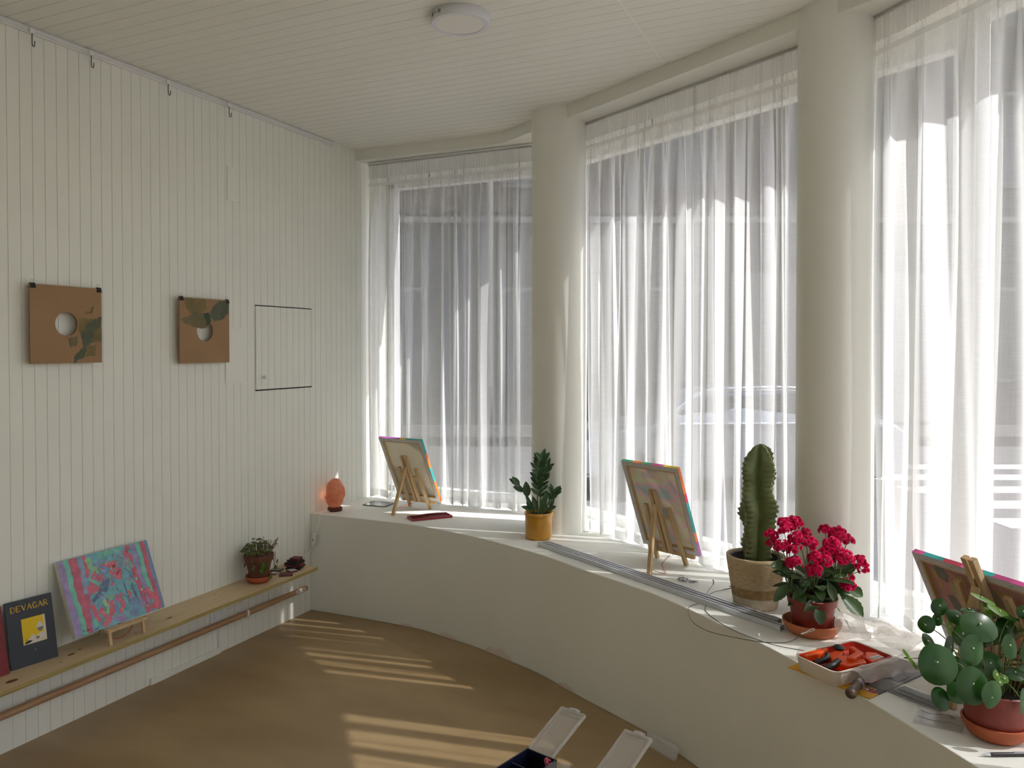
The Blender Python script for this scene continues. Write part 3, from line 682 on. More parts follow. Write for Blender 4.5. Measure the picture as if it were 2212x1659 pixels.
pt = MB(); pt.box((.0, -.034, .078), (.0006, .052, .176)); po = pt.obj('cover_picture', 'yellow', t)
b = MB(); b.box((.0004, .044, .078), (.0008, .052, .176)); b.box((.0004, -.034, .078), (.0008, .052, .084)); b.obj('picture_border', 'paper', po)
sk = MB()
def blob(pts, mi): sk.add([(.0010 + .0002 * mi, y, z) for y, z in pts], [tuple(range(len(pts)))], mi)
blob([(.010, .134), (.020, .139), (.026, .152), (.036, .152), (.040, .140), (.050, .134), (.030, .131)], 0)
blob([(.020, .131), (.024, .118), (.034, .115), (.042, .124), (.042, .132)], 1)
blob([(-.018, .090), (-.004, .108), (.004, .112), (.012, .098), (.020, .106), (.036, .112), (.050, .106), (.052, .088), (.02, .084), (-.02, .082)], 0)
blob([(-.030, .080), (-.01, .083), (.0, .089), (-.014, .092), (-.026, .088)], 2)
blob([(.014, .100), (.026, .098), (.024, .090), (.012, .090)], 1); blob([(-.026, .094), (-.020, .100), (-.022, .092)], 2)
sk.obj('reclining_figure', ['paper', 'pencil', 'gap'], po)
b = MB(); b.lathe([(0, 0), (.003, 0)], n=12, T=Matrix.Translation((.0006, .006, .052)) @ Matrix.Rotation(R(90), 4, 'Y')); b.obj('publisher_mark', 'pencil', t)
t = thing('book', 'maroon book leaning on the shelf at the left edge of the photo', 'book', (-2.930, 1.782, SZ + .001), 0, 'books leaning at the left end of the shelf')
t.rotation_euler = (0, R(-12), R(-4))
b = MB(); b.box((-.006, -.086, 0), (.0, .086, .25)); b.obj('cover', 'maroon', t, bevel=.001)
b = MB(); b.box((-.0055, -.084, .003), (-.001, .0845, .2475)); b.obj('pages', 'paper', t)

# ------------------------------------------------------------------ mini easels and canvases
# local frame: x to the right seen from the back, +y towards the picture side, z up; origin under the middle of the canvas
def easel(label, loc, rz, tilt, legs=.155, hgt=.33, rear=.26, side=.20, cz=.06, rear_off=-.03, cord=True, group='small wooden table easels'):
    t = thing('table_easel', label, 'easel', loc, rz, group); ti = math.tan(tilt)
    s = .0145
    def pl(x, z, y=0): return Vector((x, y - z * ti, z))
    for sx in (-1, 1):
        b = MB(); b.beam(pl(sx * legs / 2, 0.0, -.016 + cz * ti), pl(sx * legs / 2 * .78, hgt * .78, -.016 + cz * ti), s * 1.3, s, up=(0, 1, 0)); b.obj('front_leg', 'easel', t, bevel=.001)
    for sx in (-1, 1):
        b = MB(); b.beam(pl(sx * .0135, .045, -.018 + cz * ti), pl(sx * .0120, hgt, -.018 + cz * ti), s * 1.2, s * 1.2, up=(0, 1, 0)); b.obj('centre_bar', 'easel', t, bevel=.001)
    b = MB(); b.beam(pl(-legs * .42, hgt * .62, -.012 + cz * ti), pl(legs * .42, hgt * .62, -.012 + cz * ti), s * .7, s * .7); b.obj('cross_bar', 'easel', t)
    b = MB(); b.beam(pl(-.13, cz - .012, .0 + cz * ti), pl(.13, cz - .012, .0 + cz * ti), s * 1.6, s, up=(0, 1, 0)); b.obj('tray', 'easel', t, bevel=.001)
    b = MB(); top = pl(0, hgt * .80, -.030 + cz * ti); b.beam(top, (rear_off, -rear, .001), s * 1.3, s * 1.1, up=(0, 1, 0)); b.obj('rear_leg', 'easel', t, bevel=.001)
    b = MB(); b.tube([Vector((rear_off, -rear, .0)) .lerp(top, .08), (rear_off + .04, -rear * .75, .004), (.0 + .03, -.10, .012), (.015, -.045 + cz * ti, .04)] if cord == 'slack' else [Vector((rear_off, -rear, .0)).lerp(top, .12), (.01, -.03 + cz * ti, .05)], .0013, 6); b.obj('cord', 'redcord', t)
    return t
def canvas(label, loc, rz, tilt, w, h, backm, edge_top, edge_right, group='painted canvases on easels', extra=None):
    """stretched canvas; loc is the middle of its bottom edge"""
    t = thing('canvas_painting', label, 'painting', loc, rz, group); t.rotation_euler = (tilt, 0, rz)
    D = .018
    b = MB(); b.box((-w / 2 + .002, .0125, .002), (w / 2 - .002, .014, h - .002)); b.obj('canvas', backm, t)
    bw = .026
    b = MB()
    b.box((-w / 2 + .001, 0, .001), (w / 2 - .001, .013, bw)); b.box((-w / 2 + .001, 0, h - bw), (w / 2 - .001, .013, h - .001))
    b.box((-w / 2 + .001, 0, bw), (-w / 2 + bw, .013, h - bw)); b.box((w / 2 - bw, 0, bw), (w / 2 - .001, .013, h - bw)); b.obj('stretcher_frame', 'easel', t)
    b = MB(); f = .020   # fabric folded over the back
    b.box((-w / 2, -.0008, 0), (w / 2, 0, f)); b.box((-w / 2, -.0008, h - f), (w / 2, 0, h)); b.box((-w / 2, -.0008, f), (-w / 2 + f, 0, h - f)); b.box((w / 2 - f, -.0008, f), (w / 2, 0, h - f))
    fo = b.obj('folded_fabric', 'offw', t)
    b = MB()
    for k in range(5):
        x = -w / 2 + w * (k + .5) / 5; b.box((x - .004, -.0014, h - .012), (x + .004, -.0008, h - .011))
        z = h * (k + .5) / 5
        for sx in (-1, 1): b.box((sx * (w / 2 - .011) - .0005, -.0014, z - .004), (sx * (w / 2 - .011) + .0005, -.0008, z + .004))
    b.obj('staples', 'grey_mt', fo)['kind'] = 'stuff'
    mats = []; b = MB(); 
    def em(m):
        if m not in mats: mats.append(m)
        return mats.index(m)
    tot = sum(q for q, _ in edge_top); x = -w / 2
    for q, m in edge_top:
        x1 = x + w * q / tot; b.box((x, -.0004, h - .001), (x1, D - .002, h + .0008), em(m)); x = x1
    tot = sum(q for q, _ in edge_right); z = h
    for q, m in edge_right:
        z1 = z - h * q / tot; b.box((w / 2 - .001, -.0004, z1), (w / 2 + .0008, D - .002, z), em(m)); z = z1
    b.box((-w / 2 - .0008, -.0004, 0), (-w / 2 + .001, D - .002, h), em('offw')); b.box((-w / 2, -.0004, -.0008), (w / 2, D - .002, .001), em('offw'))
    b.obj('painted_edge', mats, t)
    return t
canvas('back of a tall canvas on the easel nearest the salt lamp, violet and teal edge', (-2.505, 4.095, LH + .055), R(-6.6), R(25.8), .318, .426, 'back_a',
       [(5.5, 'purp_e'), (1.5, 'yell_e'), (4, 'teal_e')], [(2, 'teal_e'), (2, 'oran_e'), (2, 'teal_e'), (3, 'oran_e')])
canvas('back of a pastel stained canvas on the middle easel, left of the cactus', (-.836, 3.547, LH + .055), R(-24.7), R(21.5), .318, .435, 'back_b',
       [(2.5, 'green_e'), (2, 'oran_e'), (2, 'green_e'), (2.5, 'pink_e'), (3, 'yell_e')], [(3, 'oran_e'), (1, 'red_e'), (3.6, 'teal_e'), (1.1, 'oran_e'), (1.7, 'purp_e')])
c3 = canvas('back of a wide canvas with magenta edge behind the round leaved plant', (.376, 2.58, LH + .055), R(-48), R(26), .47, .34, 'back_c',
       [(1.4, 'pink_e'), (2.6, 'teal_e'), (2.2, 'red_e'), (2.4, 'pink_e'), (1.3, 'teal_e'), (7, 'pink_e')], [(3, 'pink_e'), (3, 'teal_e')])
M['s_gr'] = mat('seen_through_grey', (142, 148, 140), .9, thin=.3); M['s_gn'] = mat('seen_through_green', (190, 194, 160), .9, thin=.3); M['s_yl'] = mat('seen_through_yellow', (200, 176, 118), .9, thin=.2)
M['s_or'] = mat('seen_through_orange', (196, 144, 120), .9, thin=.2); M['s_tn'] = mat('seen_through_tan', (196, 168, 138), .9, thin=.3)
b = MB()
def patch(pts, mi): b.add([(x - .235, .0120 - .0002 * mi, .34 - z) for x, z in pts], [tuple(range(len(pts)))], mi)
patch([(.05, .03), (.085, .03), (.10, .06), (.085, .09), (.055, .075)], 0); patch([(.035, .05), (.05, .06), (.06, .12), (.045, .11)], 2)
patch([(.085, .10), (.095, .085), (.115, .085), (.125, .105), (.13, .16), (.15, .24), (.138, .24), (.118, .17), (.105, .14), (.09, .125)], 1)
patch([(.06, .14), (.085, .13), (.105, .16), (.10, .19), (.075, .185)], 0); patch([(.10, .035), (.125, .05), (.14, .07), (.12, .075)], 4)
patch([(.13, .05), (.155, .045), (.16, .075), (.14, .08)], 2); patch([(.22, .05), (.26, .06), (.27, .12), (.235, .11)], 1); patch([(.265, .055), (.30, .06), (.29, .085), (.27, .08)], 2)
patch([(.31, .06), (.36, .065), (.385, .14), (.335, .13)], 3); patch([(.32, .14), (.39, .155), (.39, .165), (.32, .15)], 1); patch([(.16, .09), (.20, .09), (.21, .14), (.17, .13)], 0)
patch([(.20, .16), (.24, .15), (.27, .22), (.21, .24)], 3); patch([(.08, .21), (.13, .20), (.14, .28), (.09, .28)], 3)
b.obj('colours_showing_through', ['s_gr', 's_gn', 's_yl', 's_or', 's_tn'], c3)
easel('small easel holding the violet edged canvas, nearest the salt lamp', (-2.505, 4.095, LH), R(-6.6), R(25.8), .155, .335, .245, rear_off=-.0)
easel('small easel holding the pastel canvas, just left of the cactus', (-.836, 3.547, LH), R(-24.7), R(21.5), .165, .345, .235, rear_off=.07 - .0, cord='slack')
easel('small easel holding the wide canvas, behind the round leaved plant', (.376, 2.58, LH), R(-48), R(26), .20, .405, .24, rear_off=.0)

# painting on the shelf, picture side to the room
t = thing('canvas_painting', 'pink, mint and lilac abstract painting on the pine shelf', 'painting', (-2.855, 2.300, .398), 0, 'painted canvases on easels')
t.rotation_euler = Matrix(((0, 0, 1), (1, 0, 0), (0, 1, 0))).to_euler()   # local x along the wall, local y up, local z towards the room
t.rotation_euler = (Matrix.Rotation(R(-2.1), 4, 'Z') @ Matrix.Rotation(R(-22.4), 4, 'Y') @ Matrix(((0, 0, 1, 0), (1, 0, 0, 0), (0, 1, 0, 0), (0, 0, 0, 1)))).to_euler()
PW, PH = .418, .310
b = MB(); b.box((-PW / 2, 0, -.018), (PW / 2, PH, 0)); b.obj('canvas', 'offw', t, bevel=.001)
P = {'lil': (170, 152, 196), 'mint': (132, 206, 184), 'pk': (206, 110, 130), 'rose': (222, 118, 134), 'blue': (132, 158, 196), 'aqua': (128, 188, 200), 'gry': (160, 162, 172), 'pgn': (160, 210, 160), 'slate': (108, 128, 160), 'sky': (150, 176, 208)}
names_p = list(P); 
for k in names_p: M['p_' + k] = mat('paint_' + k, P[k], .6, scale=30, rgb2=tuple(int(c * .88) for c in P[k]))
b = MB(); lay = [0]
def stroke(pts, w, col, w2=None):
    S = spline([(x * PW - PW / 2, y * PH, 0) for x, y in pts], 5); lay[0] += 1; z = .0004 + .000012 * lay[0]; v = []; N = len(S)
    for i, p in enumerate(S):
        d = S[min(i + 1, N - 1)] - S[max(i - 1, 0)]; d.normalize(); s = Vector((-d.y, d.x, 0)); ww = (w + ((w2 or w) - w) * i / (N - 1)) * PW / 2 * (1 + .18 * math.sin(i * 1.7 + lay[0])) * (.55 if i in (0, N - 1) else 1)
        for q in (-1, 1):
            P_ = p + s * ww * q; v.append((max(-PW / 2, min(PW / 2, P_.x)), max(0, min(PH, P_.y)), z))
    b.add(v, [(2 * i, 2 * i + 1, 2 * i + 3, 2 * i + 2) for i in range(N - 1)], names_p.index(col))
b.add([(-PW / 2, 0, .0003), (PW / 2, 0, .0003), (PW / 2, PH, .0003), (-PW / 2, PH, .0003)], [(0, 1, 2, 3)], names_p.index('aqua'))
rr = random.Random(4)
for k in range(60):
    x, y = rr.uniform(.2, .8), rr.uniform(.05, .98); a = rr.uniform(-1, 1); L_ = rr.uniform(.05, .12)
    stroke([(x, y), (x + L_ * .4 * a, y + L_ * .5), (x + L_ * a, y + L_)], rr.uniform(.02, .05), rr.choice(['aqua', 'mint', 'blue', 'sky', 'gry', 'lil', 'pgn', 'aqua']))
for x0, x1, w, c in ((.03, .03, .075, 'lil'), (.085, .10, .05, 'mint'), (.155, .165, .085, 'pk'), (.235, .20, .05, 'sky'), (.99, .975, .06, 'blue'), (.93, .935, .055, 'pk'), (.875, .89, .05, 'mint'), (.82, .84, .045, 'lil'), (.755, .80, .05, 'pk')):
    stroke([(x0, 1.0), (x0 + .008, .8), ((x0 + x1) / 2 - .008, .55), ((x0 + x1) / 2 + .01, .3), (x1, .0)], w, c)
for pts, w, c in [([(.27, 1), (.28, .85), (.26, .7)], .04, 'rose'), ([(.3, .95), (.34, .8), (.36, .7)], .07, 'pgn'), ([(.42, .93), (.55, .96), (.66, .95)], .05, 'mint'), ([(.40, .78), (.47, .80), (.60, .80)], .05, 'rose'), ([(.47, .76), (.56, .74), (.50, .70)], .07, 'rose'),
                  ([(.50, .70), (.60, .66), (.56, .58)], .07, 'rose'), ([(.30, .70), (.37, .60), (.30, .46)], .13, 'rose'), ([(.26, .60), (.29, .50)], .10, 'rose'), ([(.27, .68), (.40, .52), (.44, .45)], .035, 'mint'), ([(.42, .62), (.34, .46), (.25, .38)], .04, 'slate'), ([(.46, .62), (.42, .50), (.36, .42)], .04, 'slate'),
                  ([(.34, .86), (.42, .80), (.52, .72)], .03, 'blue'), ([(.70, .93), (.72, .86), (.70, .80)], .04, 'rose'), ([(.66, .78), (.73, .74), (.74, .66)], .08, 'gry'), ([(.78, .62), (.79, .52)], .035, 'rose'), ([(.47, .52), (.52, .53)], .025, 'rose'), ([(.40, .36), (.41, .28)], .028, 'rose'), ([(.50, .38), (.51, .32)], .03, 'rose'),
                  ([(.55, .38), (.56, .33)], .03, 'rose'), ([(.64, .38), (.66, .30)], .035, 'rose'), ([(.79, .34), (.80, .26)], .03, 'rose'), ([(.36, .46), (.46, .40), (.60, .42), (.72, .44)], .03, 'aqua'), ([(.24, .34), (.25, .20), (.28, .10)], .045, 'rose'), ([(.30, .26), (.34, .15), (.36, .04)], .05, 'rose'), ([(.44, .32), (.42, .18), (.34, .08), (.30, .02)], .055, 'rose'),
                  ([(.38, .26), (.37, .16)], .035, 'pgn'), ([(.52, .32), (.56, .22), (.50, .12)], .04, 'rose'), ([(.50, .18), (.56, .16)], .04, 'rose'), ([(.66, .26), (.68, .12), (.64, .02)], .05, 'blue'), ([(.74, .26), (.75, .10)], .035, 'lil'), ([(.84, .34), (.88, .22), (.92, .12), (.86, .04)], .07, 'rose'), ([(.87, .16), (.89, .12)], .03, 'mint'),
                  ([(.62, .50), (.63, .20)], .02, 'slate'), ([(.70, .48), (.72, .22)], .02, 'slate'), ([(.44, .10), (.50, .04), (.62, .08)], .06, 'lil'), ([(.21, .50), (.20, .40), (.19, .30)], .06, 'pk'), ([(.22, .16), (.24, .04)], .04, 'mint'), ([(.56, .10), (.58, .02)], .05, 'aqua'), ([(.80, .08), (.90, .06)], .05, 'pk')]:
    stroke(pts, w, c)
for k in range(130):
    x, y = rr.uniform(.28, .82), rr.uniform(.08, .97); stroke([(x, y), (x + rr.uniform(-.03, .03), y + rr.uniform(.015, .05))], rr.uniform(.008, .02), rr.choice(['sky', 'blue', 'gry', 'mint', 'aqua', 'lil', 'pgn', 'sky']))
b.obj('brushwork', ['p_' + k for k in names_p], t)
b = MB()
for pts in ([(.09, .035), (.085, .015)], [(.105, .04), (.088, .026), (.108, .012)], [(.115, .016), (.122, .026), (.128, .014), (.136, .028), (.142, .014), (.15, .024), (.165, .02), (.18, .03)], [(.19, .0), (.20, .012), (.21, .0), (.22, .014), (.23, .002), (.245, .014)]):
    S = [(x * PW * 1.0 - PW / 2, y * PH * 1.6 + .004, .0020) for x, y in pts]; b.tube(S, .0006, 4, smooth=3)
b.obj('signature', 'black', t)
b = MB(); b.box((-PW / 2 - .0006, 0, -.0175), (-PW / 2, PH, -.0005)); b.obj('pale_edge', 'paper', t)
# its little easel: tray and two front legs show
t = thing('table_easel', 'small easel under the abstract painting on the pine shelf', 'easel', (-2.855, 2.300, SZ), 0, 'small wooden table easels')
b = MB(); b.beam((.022, -.095, .060), (.022, .095, .060), .012, .028, up=(1, 0, 0)); b.obj('tray', 'easel', t, bevel=.0015)
for y in (-.082, .078):
    b = MB(); b.beam((.022, y, .054), (.030, y, .0), .012, .012, up=(0, 1, 0)); b.obj('front_leg', 'easel', t, bevel=.001)
b = MB(); b.beam((-.01, 0, .06), (-.115, 0, .26), .012, .02, up=(0, 1, 0)); b.obj('centre_bar', 'easel', t)
b = MB(); b.beam((-.09, 0, .22), (-.135, .0, .001), .012, .01, up=(0, 1, 0)); b.obj('rear_leg', 'easel', t)
b = MB(); b.tube([(.014, -.068, .024), (.016, -.03, .012), (.012, .02, .022), (.008, .045, .050)], .0014, 6); b.obj('cord', 'redcord', t)

# ------------------------------------------------------------------ succulent pot and tiles on the shelf
px, py = -2.902, 3.155
t = thing('potted_succulent', 'trailing succulent in a dark clay pot at the right end of the pine shelf', 'potted plant', (px, py, SZ))
b = MB(); b.lathe([(0, .0), (.042, .0), (.060, .012), (.069, .030), (.068, .036), (.062, .034), (.05, .014), (0, .010)], n=44); b.obj('saucer', 'terra', t, smooth=True)
b = MB(); b.lathe([(0, .012), (.044, .012), (.066, .112), (.073, .114), (.076, .142), (.072, .146), (.067, .142), (.064, .120), (0, .118)], n=44); b.obj('pot', 'terra_dk', t, smooth=True)
b = MB(); b.lathe([(0, .128), (.066, .126)], n=30); b.obj('soil', 'soil', t)
rr = random.Random(12)
def rosette(b, c, r, nrm, mi=0, n=6, layers=2):
    c, nrm = Vector(c), Vector(nrm).normalized(); x = nrm.orthogonal().normalized(); y = nrm.cross(x)
    for l in range(layers):
        for k in range(n):
            a = 2 * math.pi * (k + .5 * l) / n; d = x * math.cos(a) + y * math.sin(a); el = .35 + .5 * l
            b.leaf(c, c + (d * math.cos(el) + nrm * math.sin(el)) * r * (1 - .25 * l), r * .55, up=nrm, cup=.3, bend=-.1, n=3, mi=mi, wide=.6)
b = MB(); st = MB()
for k in range(120):
    a = rr.uniform(0, 6.28); q = rr.uniform(0, 1) ** .6; x, y = math.cos(a) * q * .085, math.sin(a) * q * .085
    z = .150 + .055 * (1 - q * q) * rr.uniform(.3, 1.2) + rr.uniform(-.005, .02)
    rosette(b, (x, y, z), rr.uniform(.008, .014), (x * 4, y * 4, .6), rr.choice([0, 0, 0, 1, 0]), n=5)
    st.tube([(x * .5, y * .5, .125), (x * .9, y * .9, .14), (x, y, z)], .0012, 4, smooth=2)
for k in range(12):
    a = rr.uniform(-.8, .9); x, y = .05 * math.cos(a + 1.2), .05 * math.sin(a + 1.2)
    st.tube([(x, y, .15), (x * 1.5, y * 1.6, .19 + rr.uniform(-.02, .02)), (x * 1.9, y * 2.0, .18 + rr.uniform(0, .045))], .0013, 4, smooth=3)
for a, l, g in ((-.75, .065, 1), (-.2, .11, 0), (-1.25, .055, 0), (.35, .075, 0), (.75, .05, 0), (-2.1, .05, 0), (1.25, .09, 0)):
    ca, sa = math.cos(a), math.sin(a)
    pts = [(.06 * ca, .06 * sa, .14), (.080 * ca, .080 * sa, .148), (.084 * ca, .084 * sa, .12), (.078 * ca, .078 * sa + .012, .14 - l)]
    st.tube(pts, .0012, 5); 
    for q in range(4 if g else 2): rosette(b, (pts[-1][0] + .002 * q, pts[-1][1] + .004 * q, pts[-1][2] + q * .010), .012 + .004 * g, (ca, sa, .1), 1 if g else 0, 6)
b.obj('foliage', ['succ', 'succ_g'], t); st.obj('stems', 'succ_r', t)

def tile(label, x, y, z, rz, dx, dy, dz, m, topm=None, group='small tiles at the end of the shelf'):
    b = MB(); b.box((-dx / 2, -dy / 2, 0), (dx / 2, dy / 2, dz)); b.m = [0, 1 if topm else 0, 0, 0, 0, 0]
    o = b.obj('square_tile', [m] + ([topm] if topm else []), bevel=.0008); o.location = (x, y, z); o.rotation_euler = (0, 0, R(rz)); return tag(o, label, 'tile', group)
tx, ty = -2.895, 3.430
hs_ = [0]
for k, (m, rz, dx, dy, dz, ox, oy, lab) in enumerate([('tile_k', 20, .078, .082, .012, 0, .0, 'near black tile, lowest of the tile stack'), ('tile_r', -10, .080, .080, .009, -.004, .002, 'dark red tile second from the bottom of the stack'),
        ('tile_r', 25, .078, .078, .009, .004, -.004, 'dark red tile in the middle of the stack, corner turned to the room'), ('tile_k', 4, .074, .086, .009, .0, -.006, 'dark slim tile below the top two of the stack'),
        ('tile_k', -18, .066, .070, .008, .0, .002, 'near black tile just under the topmost of the stack'), ('tile_r', 8, .050, .052, .014, .006, .0, 'small thick dark red tile, topmost of the stack')]):
    tile(lab, tx + ox, ty + oy, SZ + hs_[0] + .0002, rz, dx, dy, dz, m); hs_[0] += dz
tile('dark red tile lying flat at the front shelf edge', -2.852, 3.305, SZ + .0002, 38, .070, .058, .009, 'tile_r')
tile('pale faced tile lying flat beside the front red tile', -2.868, 3.372, SZ + .0002, -20, .050, .042, .009, 'tile_r', 'tile_w')
tile('white faced tile half hidden behind the clay saucer', -2.935, 3.285, SZ + .0002, 30, .055, .040, .008, 'tile_r', 'tile_w')
tile('grey brown tile behind the white faced tile', -2.955, 3.350, SZ + .0002, 22, .060, .045, .008, 'tile_k', 'tile_g')

# ------------------------------------------------------------------ salt lamp
t = thing('salt_lamp', 'glowing orange salt rock lamp in the corner of the ledge', 'lamp', (-2.925, 3.822, LH))
b = MB(); b.lathe([(0, 0), (.042, 0), (.044, .004), (.043, .021), (.038, .024), (0, .024)], n=36); b.obj('base', 'basewood', t, smooth=True)
b = MB(); n = 40; rows = 30; v = []; HH = .172
for j in range(rows + 1):
    h = j / rows; pr_ = (.70 + .55 * h / .35) if h < .35 else math.sqrt(max(0, 1 - ((h - .35) / .66) ** 2.2)) * 1.25
    pr_ = min(pr_, 1.22) 
    for k in range(n):
        a = 2 * math.pi * k / n
        nz = noise.noise(Vector((math.cos(a) * 1.1, math.sin(a) * 1.1, h * 3))) * .006 + noise.noise(Vector((math.cos(a) * 3, math.sin(a) * 3, h * 9 + 4))) * .005 + noise.noise(Vector((math.cos(a) * 9, math.sin(a) * 9, h * 26 + 4))) * .0015
        r0 = max(0, .0455 * pr_ + nz * min(1, pr_ * 1.5))
        v.append((r0 * math.cos(a) * 1.06 + .004 * h, r0 * math.sin(a) * .95, .022 + h * HH))
f = [(j * n + k, j * n + (k + 1) % n, (j + 1) * n + (k + 1) % n, (j + 1) * n + k) for j in range(rows) for k in range(n)] + [tuple(rows * n + k for k in range(n)), tuple(range(n - 1, -1, -1))]
b.add(v, f); b.obj('salt_rock', 'salt', t, smooth='all')
ld = bpy.data.lights.new('salt_lamp_glow', 'POINT'); ld.energy = .10; ld.color = (1, .36, .16); ld.shadow_soft_size = .045
lo = bpy.data.objects.new('salt_lamp_glow', ld); COL.objects.link(lo); lo.parent = t; lo.location = (-.052, -.012, .09)  # unseen point light between rock and wall, added for the lamp's glow
ab = Vector((-2.925, 3.822, LH))
def rel(pts): return [tuple(Vector(p) - ab) for p in pts]
b = MB(); b.tube(rel([(-2.93, 3.785, .578), (-2.945, 3.745, .576), (-2.94, 3.705, .576), (-2.935, 3.690, .560), (-2.945, 3.686, .50), (-2.962, 3.684, .455)]), .003, 8)
b.tube(rel([(-2.975, 3.683, .395), (-2.985, 3.68, .365), (-2.99, 3.66, .352), (-2.995, 3.60, .344), (-2.995, 3.50, .338)]), .0026, 8); b.obj('cord', 'white_pl', t, smooth=True)
T = Matrix.Translation(Vector((-2.969, 3.683, .425)) - ab) @ Matrix.Rotation(R(14), 4, 'Y')
b = MB(); b.box((-.012, -.010, -.036), (.012, .010, .036), T=T); c = b.obj('cord_switch', 'white_pl', t, bevel=.004)
b = MB(); b.box((-.004, -.0115, -.006), (.004, -.0095, .006), T=T); b.obj('switch_rocker', 'pencil', c)

# ------------------------------------------------------------------ flat things on the ledge, left part
t = thing('glass_plate', 'thin square glass plate lying on the ledge left of the easel', 'plate', (-2.79, 4.085, LH + .0005), R(4))
b = MB(); b.box((-.075, -.060, 0), (.075, .060, .005)); b.obj('glass', 'glassp', t, bevel=.001)
b = MB()
for a, c in (((-.076, -.062, 0), (.076, -.059, .006)), ((-.076, .059, 0), (.076, .062, .006)), ((-.078, -.062, 0), (-.075, .062, .006)), ((.075, -.062, 0), (.078, .062, .006))): b.box(a, c)
b.obj('rim', 'grey_mt', t)
t = thing('red_case', 'flat dark red case with a raised rim lying on the ledge', 'case', (-2.305, 3.885, LH), R(50))
b = MB(); b.box((-.12, -.05, 0), (.12, .05, .008)); b.obj('base', 'redlac', t, bevel=.002)
b = MB()
for a, c in (((-.12, -.05, .008), (.12, -.042, .014)), ((-.12, .042, .008), (.12, .05, .014)), ((-.12, -.042, .008), (-.112, .042, .014)), ((.112, -.042, .008), (.12, .042, .014))): b.box(a, c)
b.obj('rim', 'redlac', t, bevel=.001)
b = MB(); b.tube([(-.105, .008, .013), (-.02, .012, .018), (.06, .010, .018), (.108, .018, .014)], .007, 8); b.obj('ridge', 'redlac_dk', t, smooth=True)
b = MB(); b.box((-.10, -.038, .008), (.10, -.002, .0095)); b.box((-.10, .024, .008), (.10, .040, .0095)); b.obj('inlay', 'redlac_dk', t)
t = thing('paper_tag', 'tiny white paper tag beside the red case', 'tag', (-2.20, 4.03, LH + .0005), R(10))
b = MB(); b.box((-.04, -.016, 0), (.02, .016, .001)); b.obj('tag_card', 'white_pl', t)
b = MB(); b.box((-.004, -.006, .001), (.018, .004, .0014)); b.obj('tag_print', 'pencil', t)

# ------------------------------------------------------------------ plants: shared frame turned towards the room
def frame(x, y): return YAW
t = thing('potted_plant', 'dark green glossy leaved plant in an ochre yellow ceramic pot', 'potted plant', (-1.557, 3.711, LH), YAW)
b = MB(); b.lathe([(0, .0), (.060, .0), (.066, .003), (.069, .010), (.070, .118), (.074, .120), (.075, .132), (.073, .136), (.066, .134), (.064, .11), (0, .108)], n=56); b.obj('pot', 'ochre', t, smooth=True)
b = MB(); b.lathe([(0, .122), (.066, .120)], n=32); b.obj('soil', 'soil', t)
def uz(x, y, d=0): return Vector(((x - 1163.5) / 420, d, 1.55 - (y - 750) * .002376 - LH))
lf = MB(); stm = MB(); rr = random.Random(3)
def spray(pts, n, L0, L1, w, d=0.0, start=.35, side=None, tipleaf=True):
    S = spline([uz(x, y, dd) for x, y, dd in pts], 8); stm.tube(S, .0042, 7, smooth=1, r1=.002); N = len(S) - 1
    for i in range(n):
        q = start + (1 - start) * i / n; k = q * N; i0 = int(k); p = S[i0].lerp(S[min(i0 + 1, N)], k - i0); dr = (S[min(i0 + 1, N)] - S[i0]).normalized()
        for sg in ((-1, 1) if side is None else (side,)):
            yaw = rr.uniform(-.6, .6); out_ = Vector((sg * math.cos(yaw), math.sin(yaw) - .2, 0)); L_ = L0 + (L1 - L0) * q
            tip = p + (dr * .75 + out_ * .75).normalized() * L_ * rr.uniform(.85, 1.15)
            lf.leaf(p, tip, w * rr.uniform(.85, 1.15), up=Vector((-.2 * sg, -.75, .45)), cup=.25, bend=.08, n=8, wide=.5)
    if tipleaf: dr = (S[-1] - S[-3]).normalized(); lf.leaf(S[-1], S[-1] + dr * L1, w, up=(0, -.8, .5), n=8)
spray([(1162, 1112, 0), (1161, 1060, 0), (1163, 1015, 0), (1170, 990, 0)], 10, .055, .055, .023, start=.28)
spray([(1166, 1112, .01), (1168, 1070, .01), (1174, 1035, .01), (1182, 1008, .01)], 7, .055, .05, .019, start=.3)
spray([(1158, 1112, -.01), (1147, 1085, -.01), (1139, 1070, -.01), (1122, 1048, -.01)], 1, .06, .06, .03, start=.8, side=-1)
lf.leaf(uz(1139, 1072, -.01), uz(1136, 1038, -.02), .042, up=(0, -1, .2), n=9); lf.leaf(uz(1124, 1050, -.01), uz(1100, 1032, -.01), .026, up=(0, -.9, .5), n=9)
spray([(1168, 1112, 0), (1180, 1095, 0), (1189, 1075, 0), (1196, 1066, 0)], 2, .05, .055, .026, start=.6)
lf.leaf(uz(1194, 1070), uz(1213, 1053), .030, up=(0, -.9, .5), n=9); lf.leaf(uz(1190, 1072), uz(1190, 1044), .03, up=(.3, -.9, .3), n=9)
spray([(1155, 1114, -.02), (1150, 1102, -.03), (1146, 1095, -.03)], 1, .03, .04, .02, start=.5, side=-1)
lf.leaf(uz(1150, 1100, -.03), uz(1126, 1090, -.04), .028, up=(0, -.7, .7)); lf.leaf(uz(1152, 1098, -.03), uz(1135, 1068, -.03), .022, up=(0, -.9, .3))
spray([(1172, 1112, -.02), (1180, 1102, -.03), (1186, 1092, -.03)], 1, .05, .05, .024, start=.6)
lf.leaf(uz(1166, 1105, -.04), uz(1180, 1060, -.04), .034, up=(0, -1, .1), n=9); lf.leaf(uz(1160, 1100, -.04), uz(1150, 1068, -.04), .03, up=(0, -1, .1), n=9)
lf.obj('foliage', 'zz', t, smooth='all'); stm.obj('stems', 'zzstem', t, smooth=True)

